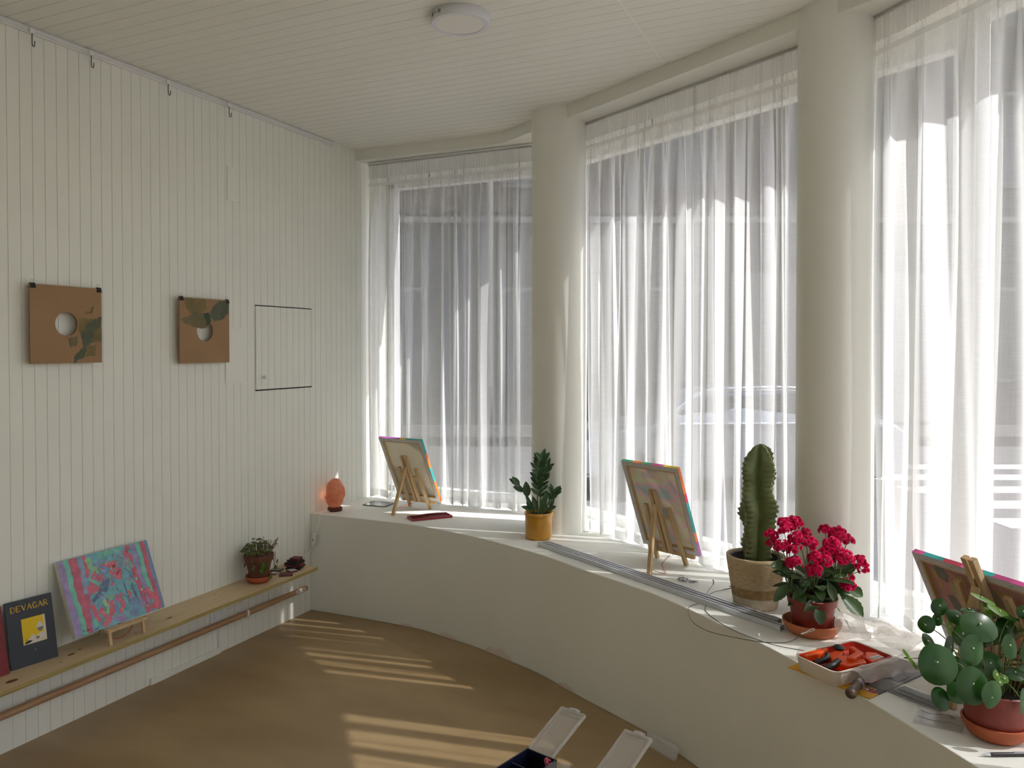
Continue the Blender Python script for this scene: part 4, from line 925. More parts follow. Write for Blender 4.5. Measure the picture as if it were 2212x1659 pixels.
# cactus
t = thing('potted_cactus', 'tall ridged cactus in a rope wrapped basket pot', 'potted plant', (-.402, 3.084, LH), YAW)
b = MB(); prf = []; N = 56
for i in range(N + 1):
    z = .004 + .172 * i / N; r0 = .080 + (.1065 - .080) * (i / N) ** 1.0; prf.append((r0 + .0012 * math.sin(i * math.pi) + (.0013 if i % 2 else -.0008), z))
m = MB(); m.lathe([(0, .0), (.078, .0)] + prf + [(.1085, .181), (.1085, .192), (.102, .194), (.098, .188), (.092, .12), (.075, .01), (0, .01)], n=72)
nf = 72
for i in range(len(m.f)):
    row = i // nf; z = (row - 2) / N
    m.m[i] = 2 if z < .22 else 1 if z < .44 else 0
m.obj('rope_basket', ['rope', 'rope_dk', 'rope_lt'], t, smooth='all')
b = MB(); b.lathe([(.100, .170), (.098, .186), (.090, .184), (.086, .150), (.070, .02)], n=56); b.obj('inner_pot', 'greyin', t, smooth=True)
b = MB(); b.lathe([(0, .158), (.05, .160), (.091, .156)], n=40); b.obj('soil', 'soil', t)
b = MB(); rows = 110; HC = .462; ribs = 4; per = 24; n = ribs * per; v = []; sp = MB(); rr = random.Random(8)
RW = [1.0, .92, 1.05, .95]
def crow(h): return (.046 + .026 * math.sin(min(1, h / .62) * math.pi * .62) + .003 * math.sin(h * 17)) * (1 if h < .74 else max(0, 1 - ((h - .74) / .262) ** 2.3) ** .55)
def ccen(h): return Vector((.018 * h + .004 * math.sin(h * 6), 0, .150 + h * HC))
for j in range(rows + 1):
    h = j / rows; br = crow(h); tw = R(-62) + .16 * math.sin(h * 5.0) + .07 * math.sin(h * 17)
    for k in range(n):
        a = 2 * math.pi * k / n; u = (k % per) / per; q = k // per if u < .5 else (k // per + 1) % ribs
        rib = max(0, abs(math.cos(math.pi * u))) ** 1.6
        tooth = 1 + rib ** 4 * (.07 * math.sin(h * 150 + q * 2) + .08 * math.sin(h * 26 + q * 1.9))
        r_l = br * (.40 + .66 * rib * RW[q]) * tooth
        a += .05 * rib ** 3 * math.sin(h * 30 + q)
        c0 = ccen(h); v.append((r_l * math.cos(a + tw) + c0.x, r_l * math.sin(a + tw), c0.z))
for j in range(rows):
    for k in range(n):
        b.f.append((j * n + k, j * n + (k + 1) % n, (j + 1) * n + (k + 1) % n, (j + 1) * n + k)); b.m.append(1 if (k % n) < per * .62 and j > 6 + (k % 5) * 3 else 0)
b.v = v; b.f.append(tuple(rows * n + k for k in range(n))); b.m.append(0)
st = b.obj('stem', ['cactus', 'cactus_y'], t, smooth='all')
for j in range(3, rows - 1, 2):
    for r0 in range(ribs):
        p = Vector(v[j * n + r0 * per]); c0 = ccen(j / rows); o_ = (p - c0); 
        if o_.length < .004: continue
        o_.normalize()
        for s_ in (-1, 1):
            d = (o_ + Vector((0, 0, s_ * .5 + rr.uniform(-.2, .2))) + o_.cross(Vector((0, 0, 1))) * rr.uniform(-.4, .4)).normalized(); sp.tube([p - d * .001, p + d * rr.uniform(.005, .008)], .0011, 4, smooth=1, r1=.0002)
so_ = sp.obj('spines', 'spine', t); so_['kind'] = 'stuff'

# ------------------------------------------------------------------ kalanchoe
t = thing('flowering_plant', 'bright pink double flowered plant in a red brown pot on a clay saucer', 'potted plant', (-.187, 2.872, LH), YAW)
b = MB(); b.lathe([(0, 0), (.072, 0), (.086, .014), (.097, .034), (.098, .042), (.093, .043), (.078, .016), (0, .009)], n=60); b.obj('saucer', 'terra_lt', t, smooth=True)
b = MB(); b.lathe([(0, .010), (.060, .010), (.063, .014), (.074, .098), (.080, .100), (.084, .124), (.081, .127), (.078, .124), (.072, .104), (0, .102)], n=60); b.obj('pot', 'redpot', t, smooth=True)
b = MB(); b.lathe([(0, .112), (.077, .110)], n=32); b.obj('soil', 'soil', t)
K = 1 / 3440.0
def kz(x, y, d=0): return Vector(((x - 630) * K, d, .122 + (1040 - y) * K))
lf = MB(); stm = MB(); fl = {}; rr = random.Random(5)
for bx, by, tx_, ty_, w, d0, d1, up in [(360, 660, 85, 625, 135, -.02, -.05, (0, -.8, .6)), (350, 800, 150, 730, 75, 0, -.01, (0, -.6, .8)), (360, 850, 108, 1030, 120, -.02, -.06, (-.3, -.8, .5)), (340, 880, 440, 1020, 130, -.03, -.09, (0, -1, .1)),
        (720, 1000, 418, 1085, 120, -.04, -.10, (0, -.7, .7)), (600, 1050, 595, 1255, 140, -.07, -.10, (0, -1, .1)), (740, 800, 770, 995, 120, -.05, -.09, (.2, -1, .2)), (900, 960, 1115, 1195, 190, -.03, -.08, (.3, -.9, .3)), (1040, 930, 1182, 1005, 150, .0, -.03, (.2, -.8, .4)),
        (1000, 790, 1095, 935, 90, .02, .0, (.4, -.8, .3)), (860, 730, 680, 600, 120, -.02, -.04, (0, -.8, -.5)), (900, 720, 1110, 575, 130, .0, .02, (-.2, -.9, .3)), (930, 780, 1150, 670, 130, .01, .0, (0, -.8, .6)), (820, 1070, 972, 1345, 50, -.05, -.09, (.8, -.5, .3)),
        (400, 900, 275, 990, 50, .0, .01, (0, 0, 1)), (1000, 820, 1130, 790, 40, .03, .05, (0, 0, 1)), (560, 720, 500, 790, 90, -.02, -.05, (0, -1, .4))]:
    lf.leaf(kz(bx, by, d0), kz(tx_, ty_, d1), w * K, up=up, cup=.18, bend=.12, n=14, tooth=.05, wide=.58)
for k in range(48):
    a = rr.uniform(0, 6.28); r0 = rr.uniform(.01, .05); l_ = rr.uniform(.055, .115); z0 = rr.uniform(.11, .19)
    p = Vector((r0 * math.cos(a), r0 * math.sin(a), z0)); q = p + Vector((math.cos(a) * l_, math.sin(a) * l_ * .9, rr.uniform(-.03, .05)))
    lf.leaf(p, q, rr.uniform(.03, .045), up=(math.cos(a) * -.2, math.sin(a) * -.2 - .2, 1), cup=.2, bend=.12, n=10, tooth=.05, wide=.58)
lf.obj('foliage', 'kal', t, smooth='all')
heads = [(330, 190, 85, .03), (480, 190, 95, .05), (300, 240, 60, .0), (440, 330, 95, -.01), (560, 370, 85, -.03), (610, 320, 65, .05), (165, 320, 70, .02), (175, 420, 55, .02), (260, 425, 90, -.02), (370, 410, 60, -.04), (345, 575, 80, -.05), (600, 530, 85, -.05), (690, 560, 70, -.06),
         (560, 650, 90, -.07), (860, 420, 110, .0), (950, 540, 125, -.03), (770, 490, 75, -.02), (1000, 330, 105, .05), (860, 280, 70, .06), (1110, 400, 80, .05), (1190, 620, 80, .0), (1240, 710, 65, .01), (950, 830, 85, -.06), (1125, 820, 35, .03), (450, 250, 80, .06)]
for hx, hy, hr, hd in heads:
    fb = MB(); c = kz(hx, hy, hd); Rr = hr * K; nn_ = max(4, int((hr / 30) ** 2 * 2.2))
    base = kz(360 if hx < 480 else 620 if hx < 720 else 900, 960, hd * .3 - .005)
    stm.tube([base, base.lerp(c, .55) + Vector((0, 0, .01)), c - Vector((0, 0, Rr * .6))], .0022, 6, smooth=4, r1=.0012)
    for q in range(nn_):
        th = 2.4 * q; u = 1 - 1.45 * (q + .5) / nn_; rad = math.sqrt(max(0, 1 - u * u)); nv = Vector((rad * math.cos(th), rad * math.sin(th) - .25, u + .15)).normalized()
        p = c + Vector((nv.x * Rr * .85, nv.y * Rr * .8, (nv.z - .25) * Rr * .8)); p += Vector((rr.uniform(-.006, .006), rr.uniform(-.005, .005), rr.uniform(-.006, .004))); rs = rr.uniform(.0095, .013)
        x = nv.orthogonal().normalized(); y = nv.cross(x)
        for lay_, (ne, el, rl) in enumerate(((9, .10, 1), (8, .5, .9), (7, .85, .75), (4, 1.2, .55))):
            for k in range(ne):
                a = 2 * math.pi * (k + lay_ * .37) / ne; d = x * math.cos(a) + y * math.sin(a); e = (d * math.cos(el) + nv * math.sin(el)) * rs * rl
                sd = d.cross(nv) * rs * .34; fb.add([p, p + e * .7 + sd, p + e, p + e * .7 - sd], [(0, 1, 2, 3)])
        stm.tube([p - nv * .004, c - Vector((0, 0, Rr * .8))], .0008, 4, smooth=1)
    fb.obj('flower_cluster', 'pink', t)
stm.obj('stems', 'kalstem', t, smooth=True)

# ------------------------------------------------------------------ pilea
t = thing('round_leaved_plant', 'round leaved green plant in a red brown pot at the right edge', 'potted plant', (.284, 2.293, LH), YAW)
b = MB(); b.lathe([(0, 0), (.050, 0), (.064, .010), (.0765, .034), (.0775, .042), (.072, .043), (.058, .016), (0, .009)], n=60); b.obj('saucer', 'terra', t, smooth=True)
b = MB(); b.lathe([(0, .010), (.064, .010), (.066, .014), (.0735, .098), (.080, .100), (.083, .124), (.080, .127), (.077, .124), (.073, .104), (0, .102)], n=60); b.obj('pot', 'redpot', t, smooth=True)
b = MB(); b.lathe([(0, .114), (.076, .112)], n=32); b.obj('soil', 'soil', t)
lf = MB(); stm = MB(); dots = MB(); rr = random.Random(6)
S0 = 1.97 / 1700; 
def pz(x, y, d=0):
    k = (1.97 - (-d)) / 1.97 if False else (1.97 + d) / 1.97
    # local x to the right, y away from the room, z up
    return Vector((((x - 1106) * (1.97 + d) / 1700) - ((2147 - 1106) * 1.97 / 1700), d, 1.55 - (y - 750) * (1.97 + d) / 1700 - LH))
PL = [(2023, 1313, 17, 18, .03, (-.2, -1, .3), 20, 0), (1997, 1351, 19, 17, .0, (-.3, -1, .2), -90, 0), (2020, 1341, 12, 13, .03, (0, -1, .2), 0, 0), (2002, 1387, 25, 12, .0, (.1, -.55, .9), -80, 0), (2111, 1356, 41, 31, -.06, (0, -.8, .55), 10, 0),
      (2046, 1404, 17, 25, -.04, (.5, -1, .1), 20, 0), (2096, 1409, 28, 32, -.08, (.1, -1, .15), 10, 0), (2023, 1441, 42, 42, -.10, (-.1, -1, .2), -20, 0), (2098, 1488, 37, 39, -.11, (0, -1, .15), 0, 0), (2140, 1503, 25, 29, -.13, (.2, -1, .1), 200, 0),
      (2177, 1401, 18, 25, -.06, (.1, -1, .2), 0, 0), (1962, 1427, 9, 27, -.02, (.7, -.6, .5), -40, 1), (2028, 1512, 19, 24, -.05, (-.1, -1, .3), 160, 0), (2046, 1358, 10, 17, .0, (.6, -1, .1), 0, 1), (2060, 1335, 22, 15, .0, (0, -1, .5), 30, 0), (2120, 1295, 9, 27, .06, (.3, -.5, .8), -55, 1),
      (2160, 1325, 14, 32, .03, (.4, -.6, .8), -55, 1), (2134, 1315, 14, 14, .05, (0, -.7, .7), 0, 1), (2088, 1318, 19, 8, .06, (0, -.4, 1), 0, 0), (2206, 1325, 15, 14, .0, (-.2, -1, .3), 0, 0), (2207, 1520, 12, 26, -.10, (.6, -1, .1), 10, 0), (2064, 1500, 24, 20, -.06, (0, -1, .4), -130, 0),
      (2205, 1368, 10, 27, .0, (.8, -.6, .3), 10, 1), (2189, 1458, 21, 16, -.05, (0, -.6, .8), 0, 0), (2230, 1420, 28, 30, -.06, (0, -1, .2), 0, 0), (2240, 1350, 30, 26, -.02, (.1, -1, .3), 0, 0), (2250, 1490, 26, 28, -.08, (.1, -1, .2), 0, 0), (2215, 1462, 22, 20, -.02, (.1, -.8, .4), 0, 0),
      (2075, 1375, 22, 24, .02, (0, -1, .2), 0, 0), (2135, 1440, 30, 26, -.02, (0, -1, .3), 0, 0), (2060, 1450, 26, 26, -.02, (-.2, -1, .3), 0, 0), (2170, 1360, 26, 22, .04, (.1, -1, .4), 0, 0), (2110, 1450, 26, 26, .02, (.1, -.8, .5), 0, 0), (2165, 1470, 10, 9, -.09, (0, -1, .6), 0, 1), (2148, 1462, 9, 10, -.09, (.3, -1, .4), 0, 1), (2155, 1478, 8, 7, -.10, (0, -1, .5), 0, 1)]
PL += [(2147 + rr.uniform(-70, 90), rr.uniform(1320, 1450), rr.uniform(16, 28), rr.uniform(16, 28), rr.uniform(.02, .12), (rr.uniform(-.5, .5), rr.uniform(-.2, .8), 1), rr.uniform(0, 360), 0) for _ in range(16)]
for x, y, rx, ry, d, nv, rot, yg in PL:
    c = pz(x, y, d); nv = Vector(nv).normalized(); al = Vector((math.sin(R(rot)), 0, math.cos(R(rot)))); k = (1.97 + d) / 1700
    lf.disc(c, nv, rx * k, ry * k, along=al, dome=.14, mi=yg, tip=.12, n=22, rings=4)
    at_ = c + al * ry * k * .22 - nv * .001
    dots.disc(c + al * ry * k * .22 + nv * .0009, nv, .0022, dome=0, rings=1, n=8)
    b0 = Vector((c.x * .25 + rr.uniform(-.015, .015), c.y * .2 + rr.uniform(-.015, .015), .112)); mid = b0.lerp(at_, .5) + Vector((-(at_.x) * .05, .01, .03 if at_.z > .1 else .07))
    stm.tube([b0, mid, at_ - nv * .006, at_], .0017, 6, smooth=5, r1=.0011)
lf.obj('foliage', ['pil', 'pil_y'], t, smooth='all'); d_ = dots.obj('leaf_dots', 'pildot', t); d_['kind'] = 'stuff'; stm.obj('stems', 'pilstem', t, smooth=True)

# ------------------------------------------------------------------ ceiling lamp
t = thing('ceiling_light', 'round white surface mounted light on the boarded ceiling', 'ceiling light', (-1.424, 2.631, CZ))
b = MB(); b.lathe([(0, 0), (.108, 0), (.110, -.002), (.110, -.034), (.108, -.0365), (.090, -.037), (.088, -.034)], n=72); b.obj('housing', 'lightbody', t, smooth=True)
b = MB(); b.lathe([(0, -.0348), (.0885, -.0348)], n=60); b.obj('diffuser', 'lightdif', t)
b = MB()
for a in (-133, -130, -127, -118.5, -110, -107, -104):
    T = Matrix.Rotation(R(a), 4, 'Z'); w = .0012 if a != -118.5 else .0015
    b.box((.1095, -w, -.024 if a != -118.5 else -.020), (.1106, w, -.010 if a != -118.5 else -.013), T=T)
b.obj('vent_slots', 'gap', t)['kind'] = 'stuff'

# ------------------------------------------------------------------ aluminium rails
for lab, p, q in (('long aluminium rail lying on the ledge, front one of the pair', (-1.492, 3.572), (-.281, 2.842)), ('long aluminium rail lying on the ledge, rear one of the pair, nearer the cactus', (-1.474, 3.600), (-.296, 2.902))):
    p, q = Vector((*p, LH + .0006)), Vector((*q, LH + .0006)); d = q - p; L = d.length
    t = thing('aluminium_rail', lab, 'rail', tuple(p), math.atan2(d.y, d.x), 'aluminium rails on the ledge')
    b = MB(); b.box((0, -.013, 0), (L, .013, .003)); b.box((0, -.013, .003), (L, -.010, .016)); b.box((0, .010, .003), (L, .013, .016)); b.box((0, -.013, .016), (L, -.004, .018)); b.box((0, .004, .016), (L, .013, .018)); b.obj('channel', 'alu', t)
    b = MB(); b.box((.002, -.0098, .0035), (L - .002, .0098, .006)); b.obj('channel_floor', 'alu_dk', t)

def crumple(b, grid, k=6, amp=.006, seed=0.0, mi=0):
    """a sheet of film through a coarse grid of points"""
    rows = [spline(r, k) for r in grid]; m = len(rows[0]); cols = [spline([rows[i][j] for i in range(len(rows))], k) for j in range(m)]
    n = len(cols[0]); v = []
    for j in range(m):
        for i in range(n):
            p = cols[j][i]; nv = Vector((noise.noise(p * 22 + Vector((seed, 0, 0))), noise.noise(p * 22 + Vector((0, seed + 7, 0))), noise.noise(p * 26 + Vector((0, 0, seed + 3)))))
            v.append(p + nv * amp)
    return b.add(v, [(j * n + i, j * n + i + 1, (j + 1) * n + i + 1, (j + 1) * n + i) for j in range(m - 1) for i in range(n - 1)], mi)

# small bag with screws
c = Vector((-.700, 3.270, LH)); t = thing('screw_bag', 'small clear plastic bag of screws lying left of the cactus pot', 'plastic bag', tuple(c), R(-35))
b = MB(); crumple(b, [[(-.085, -.045, .001), (0, -.05, .004), (.085, -.045, .001)], [(-.08, 0, .012), (0, 0, .022), (.08, .0, .018)], [(-.085, .045, .001), (0, .05, .004), (.085, .04, .012)]], amp=.007, seed=2); b.obj('film', 'clearbag', t)
rr = random.Random(2)
for k in range(14):
    x, y, a = rr.uniform(-.05, .02), rr.uniform(-.025, .025), rr.uniform(0, 6.28)
    b = MB(); d = Vector((math.cos(a), math.sin(a), 0)); p = Vector((x, y, .004)); b.tube([p, p + d * .016], .0017, 6, smooth=1); b.tube([p, p - d * .0025], .0035, 8, smooth=1); b.obj('screw', 'pewter', t)
# wire with hooks
t = thing('hook_wire', 'thin wire with two little hooks left of the cactus pot', 'wire', (-.59, 3.12, LH))
b = MB(); b.tube([(0, 0, .001), (-.006, .05, .005), (.0, .10, .010), (.002, .125, .018)], .0011, 5); b.tube([(0, 0, .001), (.02, .05, .004), (.045, .085, .004)], .0011, 5); b.obj('wire', 'cable', t)
b = MB(); b.tube([(.045, .085, .005), (.055, .095, .006), (.072, .105, .010), (.076, .110, .016), (.068, .106, .017)], .0022, 6); b.tube([(.002, .118, .014), (.002, .128, .022), (-.002, .13, .028)], .0026, 6); b.obj('hook', 'grey_mt', t)
t = thing('steel_cable', 'thin dark steel cable looping over the ledge edge in front of the rails', 'cable', (0, 0, 0))
b = MB(); b.tube([(-.60, 3.005, LH + .003), (-.625, 2.94, LH + .001), (-.59, 2.84, LH - .012), (-.52, 2.765, LH - .012), (-.43, 2.715, LH - .002), (-.33, 2.700, LH + .002), (-.25, 2.735, LH + .003), (-.205, 2.76, LH + .030)], .0012, 6, smooth=10)
b.tube([(-.57, 2.985, LH + .003), (-.555, 2.92, LH + .002), (-.49, 2.83, LH + .001), (-.41, 2.755, LH + .001), (-.30, 2.695, LH + .001), (-.20, 2.68, LH + .001), (-.13, 2.675, LH + .002)], .0012, 6, smooth=10); b.obj('cable', 'cable', t)
b = MB(); b.tube([(-.205, 2.76, LH + .030), (-.185, 2.765, LH + .038), (-.172, 2.762, LH + .046), (-.178, 2.760, LH + .050), (-.20, 2.76, LH + .034)], .0014, 6); b.tube([(-.213, 2.755, LH + .028), (-.196, 2.762, LH + .034)], .0028, 6, smooth=1); b.obj('cable_loop', 'white_mt', t)

# ------------------------------------------------------------------ tool tray and its packaging
th = R(-30.6)
ce, se = math.cos(th), math.sin(th)
t = thing('packaging_card', 'yellow and dark grey packaging card under the white tool tray', 'packaging', (-.231, 2.518, LH + .0005), th)
b = MB(); b.box((0, 0, 0), (.262, .045, .003)); b.obj('yellow_band', 'yelcard', t)
b = MB(); b.box((0, .045, 0), (.262, .345, .003)); b.obj('dark_sheet', 'dkcard', t)
b = MB(); b.box((.175, .040, .0031), (.255, .058, .0035)); rb = b.obj('red_strip', 'redcard', t)
b = MB()
for k in range(4): b.box((.190 + k * .011, .043, .0036), (.198 + k * .011, .054, .0038))
b.obj('white_print', 'white_pl', rb)
b = MB()
for k in range(9): b.box((.160 + k * .0095, .062, .0031), (.166 + k * .0095, .071, .0033))
b.obj('yellow_print', 'yelcard', t)
text('black_print', 'HA', .022, 'gap', t, (.205, .018, .0032), (0, 0, R(180)))
for x0, y0, x1, y1, m in ((.165, .085, .205, .155, 'redcard'), (.212, .085, .252, .155, 'dkcard'), (.165, .165, .252, .235, 'dkcard')):
    b = MB(); w = .0012
    for a, c in (((x0, y0), (x1, y0 + w)), ((x0, y1 - w), (x1, y1)), ((x0, y0), (x0 + w, y1)), ((x1 - w, y0), (x1, y1))): b.box((*a, .0031), (*c, .0034))
    po = b.obj('picture_frame', 'pencil', t)
    b = MB(); b.box((x0 + .003, y0 + .003, .0031), (x1 - .003, y1 - .003, .0033)); b.obj('printed_picture', m, po)
t = thing('tool_tray', 'white plastic tray of orange tools beside the pink flowered plant', 'tray', (-.073, 2.558, LH + .0040), R(51))
def rrect(hx, hy, r, n=5):
    o = []
    for cx_, cy_, a0 in ((hx - r, hy - r, 0), (-hx + r, hy - r, 90), (-hx + r, -hy + r, 180), (hx - r, -hy + r, 270)):
        for k in range(n + 1): a = R(a0 + 90 * k / n); o.append((cx_ + r * math.cos(a), cy_ + r * math.sin(a)))
    return o
b = MB(); prof = [((.121, .071, .020), 0), ((.124, .074, .022), .004), ((.128, .078, .024), .042), ((.131, .081, .026), .043), ((.131, .081, .026), .046), ((.126, .076, .022), .046), ((.122, .072, .020), .006)]
v = []; 
for (hx, hy, r), z in prof: v += [(x, y, z) for x, y in rrect(hx, hy, r)]
n = 24; f = [(j * n + k, j * n + (k + 1) % n, (j + 1) * n + (k + 1) % n, (j + 1) * n + k) for j in range(len(prof) - 1) for k in range(n)] + [tuple(range(n - 1, -1, -1)), tuple((len(prof) - 1) * n + k for k in range(n))]
b.add(v, f); b.obj('tray_shell', 'tray', t, smooth=True)
b = MB(); v = []
for (hx, hy, r), z in (((.1235, .0735, .020), .044), ((.120, .070, .020), .020), ((.118, .068, .02), .018)): v += [(x, y, z) for x, y in rrect(hx, hy, r)]
b.add(v, [(j * n + k, j * n + (k + 1) % n, (j + 1) * n + (k + 1) % n, (j + 1) * n + k) for j in range(2) for k in range(n)] + [tuple(2 * n + k for k in range(n))]); b.obj('red_liner', 'orange_dk', t, smooth=True)
def tool(name, lab, pts, h0, h1, m, parent=t, bev=.003):
    b = MB(); b.prism(pts, h0, h1); return b.obj(name, m, parent, bevel=bev)
tl = thing('orange_tool', 'chunky orange clamp in the middle of the white tray', 'tool', (-.073, 2.558, LH + .004), R(51), 'orange tools in the tray')
b = MB(); b.prism([(-.055, -.058), (.015, -.066), (.030, -.045), (-.005, .012), (-.045, .018), (-.070, -.015)], .021, .046); b.obj('jaw', 'orange', tl, bevel=.005)
b = MB(); b.prism([(-.02, -.050), (.045, -.030), (.06, .02), (.045, .026), (.030, -.012), (-.03, -.030)], .026, .058); b.obj('grip', 'orange', tl, bevel=.004)
b = MB(); b.prism([(-.045, .018), (-.005, .012), (.04, .035), (.03, .05), (-.03, .045)], .022, .042); b.obj('lever', 'orange', tl, bevel=.004)
b = MB(); b.tube([(-.105, .020, .034), (-.070, .010, .044), (-.040, .030, .044)], .009, 10); b.tube([(-.110, -.022, .034), (-.085, -.030, .042), (-.050, -.020, .044)], .010, 10); b.obj('black_handle', 'black', tl, smooth=True)
tl = thing('orange_tool', 'orange tool along the far side of the white tray', 'tool', (-.073, 2.558, LH + .004), R(51), 'orange tools in the tray')
b = MB(); b.prism([(-.115, .045), (-.05, .040), (.0, .060), (-.02, .068), (-.11, .066)], .021, .050); b.obj('body', 'orange', tl, bevel=.005)
b = MB(); b.lathe([(0, .040), (.013, .040), (.018, .046), (.013, .052), (0, .054)], (.035, .052, 0), 20); b.obj('black_knob', 'black', tl, smooth=True)
tl = thing('orange_tool', 'orange tool with a paper label at the right end of the tray', 'tool', (-.073, 2.558, LH + .004), R(51), 'orange tools in the tray')
b = MB(); b.prism([(.035, -.066), (.10, -.060), (.112, -.02), (.085, .0), (.06, -.022), (.045, -.03)], .021, .044); b.obj('body', 'orange', tl, bevel=.005)
b = MB(); b.box((.055, -.058, .0445), (.098, -.040, .0452)); lb = b.obj('paper_label', 'tile_w', tl)
b = MB()
for k in range(6): b.box((.060 + k * .006, -.052, .0453), (.063 + k * .006, -.046, .0455))
b.obj('label_print', 'black', lb)
# milky bag over the back of the tray
t = thing('plastic_bag', 'large milky plastic bag crumpled over the back of the tool tray', 'plastic bag', (0, 0, 0))
b = MB(); crumple(b, [[(-.095, 2.66, .628), (-.02, 2.665, .640), (.05, 2.665, .632), (.095, 2.64, .630)], [(-.105, 2.70, .700), (-.02, 2.73, .672), (.07, 2.74, .668), (.15, 2.71, .645)], [(-.06, 2.80, .668), (.03, 2.83, .640), (.12, 2.82, .628), (.22, 2.76, .60)], [(-.03, 2.86, .575), (.06, 2.89, .576), (.16, 2.86, .577), (.28, 2.78, .577)]], k=4, amp=.020, seed=1)
crumple(b, [[(-.060, 2.440, .624), (.0, 2.515, .630), (.055, 2.585, .632), (.10, 2.64, .632)], [(-.035, 2.430, .622), (.035, 2.505, .634), (.10, 2.575, .640), (.16, 2.65, .640)], [(-.020, 2.425, .600), (.055, 2.500, .604), (.12, 2.570, .600), (.20, 2.65, .590)]], amp=.007, seed=5)
b.obj('film', 'bag', t)
t = thing('thin_cable', 'short violet cable poking out by the milky bag', 'cable', (0, 0, 0))
b = MB(); b.tube([(.085, 2.60, LH + .010), (.095, 2.585, LH + .036), (.125, 2.575, LH + .044), (.165, 2.57, LH + .034), (.20, 2.56, LH + .004)], .0014, 6); b.obj('sheath', 'purple', t)
# dark turned handle sticking out over the edge
t = thing('turned_handle', 'dark wooden knob handle sticking out from under the tray over the ledge edge', 'tool', (-.050, 2.350, LH + .026), 0)
ax = Vector((.085, .30, .02)).normalized(); T = Matrix((ax.orthogonal().normalized(), ax.cross(ax.orthogonal().normalized()), ax)).transposed().to_4x4()
b = MB(); b.lathe([(0, -.020), (.009, -.018), (.0145, -.010), (.016, 0), (.014, .012), (.011, .024), (.0125, .040), (.014, .058), (.0145, .075)], n=28, T=T); b.obj('knob', 'brownwood', t, smooth=True)
b = MB(); b.lathe([(.0146, .052), (.0155, .055), (.0155, .062), (.0146, .065)], n=28, T=T); b.obj('ferrule', 'grey_mt', t, smooth=True)
b = MB(); b.lathe([(.0125, .065), (.008, .09), (.006, .16), (0, .161)], n=14, T=T); b.obj('shaft', 'black', t, smooth=True)
# bag of flat grey pieces
t = thing('clear_bag', 'clear plastic bag of dark flat pieces left of the round leaved plant', 'plastic bag', (.118, 2.438, LH), R(-33))
for k in range(4):
    b = MB(); b.box((-.075 + .008 * k, -.022 + .008 * (k % 2), .001 + .0045 * k), (.075 - .004 * k, .010 + .008 * (k % 2), .0045 + .0045 * k)); b.obj('flat_piece', 'pewter' if k % 2 == 0 else 'dkcard', t, bevel=.001)
b = MB(); crumple(b, [[(-.135, -.032, .001), (-.08, -.036, .008), (.0, -.036, .008), (.09, -.034, .002)], [(-.14, -.01, .012), (-.08, -.01, .026), (.0, -.006, .027), (.088, -.006, .020)], [(-.13, .020, .001), (-.08, .034, .012), (.0, .036, .012), (.09, .034, .002)]], amp=.005, seed=9); b.obj('film', 'clearbag', t, smooth=True)
b = MB(); b.box((-.136, -.030, .004), (-.128, .022, .016)); b.obj('zip_strip', 'redcard', t)
# acrylic sheets
t = thing('acrylic_sheet', 'thin clear acrylic sheets lying at the ledge edge before the round leaved plant', 'acrylic sheet', (.158, 2.325, LH + .0005), R(-5))
b = MB(); b.box((-.056, -.050, 0), (.056, .046, .0025)); b.obj('lower_sheet', 'acryl', t)
b = MB(); b.box((-.052, -.044, .003), (.060, .050, .0055), T=Matrix.Rotation(R(-3), 4, 'Z')); b.obj('upper_sheet', 'acryl', t)
b = MB(); b.tube([(-.04, .03, .006), (-.02, .02, .006), (.01, .028, .006)], .0008, 4); b.tube([(.02, .034, .006), (.032, .030, .006), (.030, .022, .006), (.040, .018, .006)], .001, 4); b.tube([(-.045, -.012, .006), (-.01, -.02, .006), (.03, -.012, .006), (.05, -.02, .006)], .0008, 4); b.obj('scratch_lines', 'pencil', t)
# pen
t = thing('ballpoint_pen', 'black ballpoint pen lying below the clay saucer at the right edge', 'pen', (.238, 2.160, LH + .0055), R(26))
b = MB(); b.lathe([(.0018, .012), (.0042, .022), (.0048, .030), (.0048, .125), (.004, .128), (0, .1285)], n=20, T=Matrix.Rotation(R(90), 4, 'Y')); b.obj('barrel', 'black', t, smooth=True)
b = MB(); b.lathe([(.0004, 0), (.0012, .004), (.003, .013), (.0043, .022)], n=16, T=Matrix.Rotation(R(90), 4, 'Y')); b.obj('tip', 'alu', t, smooth=True)
b = MB(); b.box((.080, -.0015, .0048), (.126, .0015, .0064)); b.obj('clip', 'alu', t)

# ------------------------------------------------------------------ toolbox on a stool in the foreground
TB = (-.581, 1.337); ta = R(-14.9)
t = thing('stool', 'plain wooden stool under the navy toolbox', 'stool', (TB[0] + .06, TB[1] - .18, 0), ta)
b = MB(); b.prism(rrect(.17, .17, .03), .555, .580); b.obj('seat', 'easel', t)
for sx in (-1, 1):
    for sy in (-1, 1): b = MB(); b.beam((sx * .16, sy * .16, 0), (sx * .12, sy * .12, .556), .03, .03); b.obj('leg', 'easel', t)
t = thing('toolbox', 'navy blue plastic toolbox with two clear lids swung open', 'toolbox', (*TB, .5805), ta)
b = MB(); zt = .2195; w = .0025
b.box((-.004, -.30, 0), (.216, .004, .15)); b.obj('case', 'navy', t, bevel=.006)
b = MB()
def tub(x0, x1, y0, y1, z0, z1, b, w=.003):
    b.box((x0, y0, z0), (x1, y1, z0 + w)); b.box((x0, y0, z0), (x0 + w, y1, z1)); b.box((x1 - w, y0, z0), (x1, y1, z1)); b.box((x0, y0, z0), (x1, y0 + w, z1)); b.box((x0, y1 - w, z0), (x1, y1, z1))
tub(-.004, .064, -.26, .002, .152, zt, b); tub(.142, .212, -.26, .002, .152, zt, b)
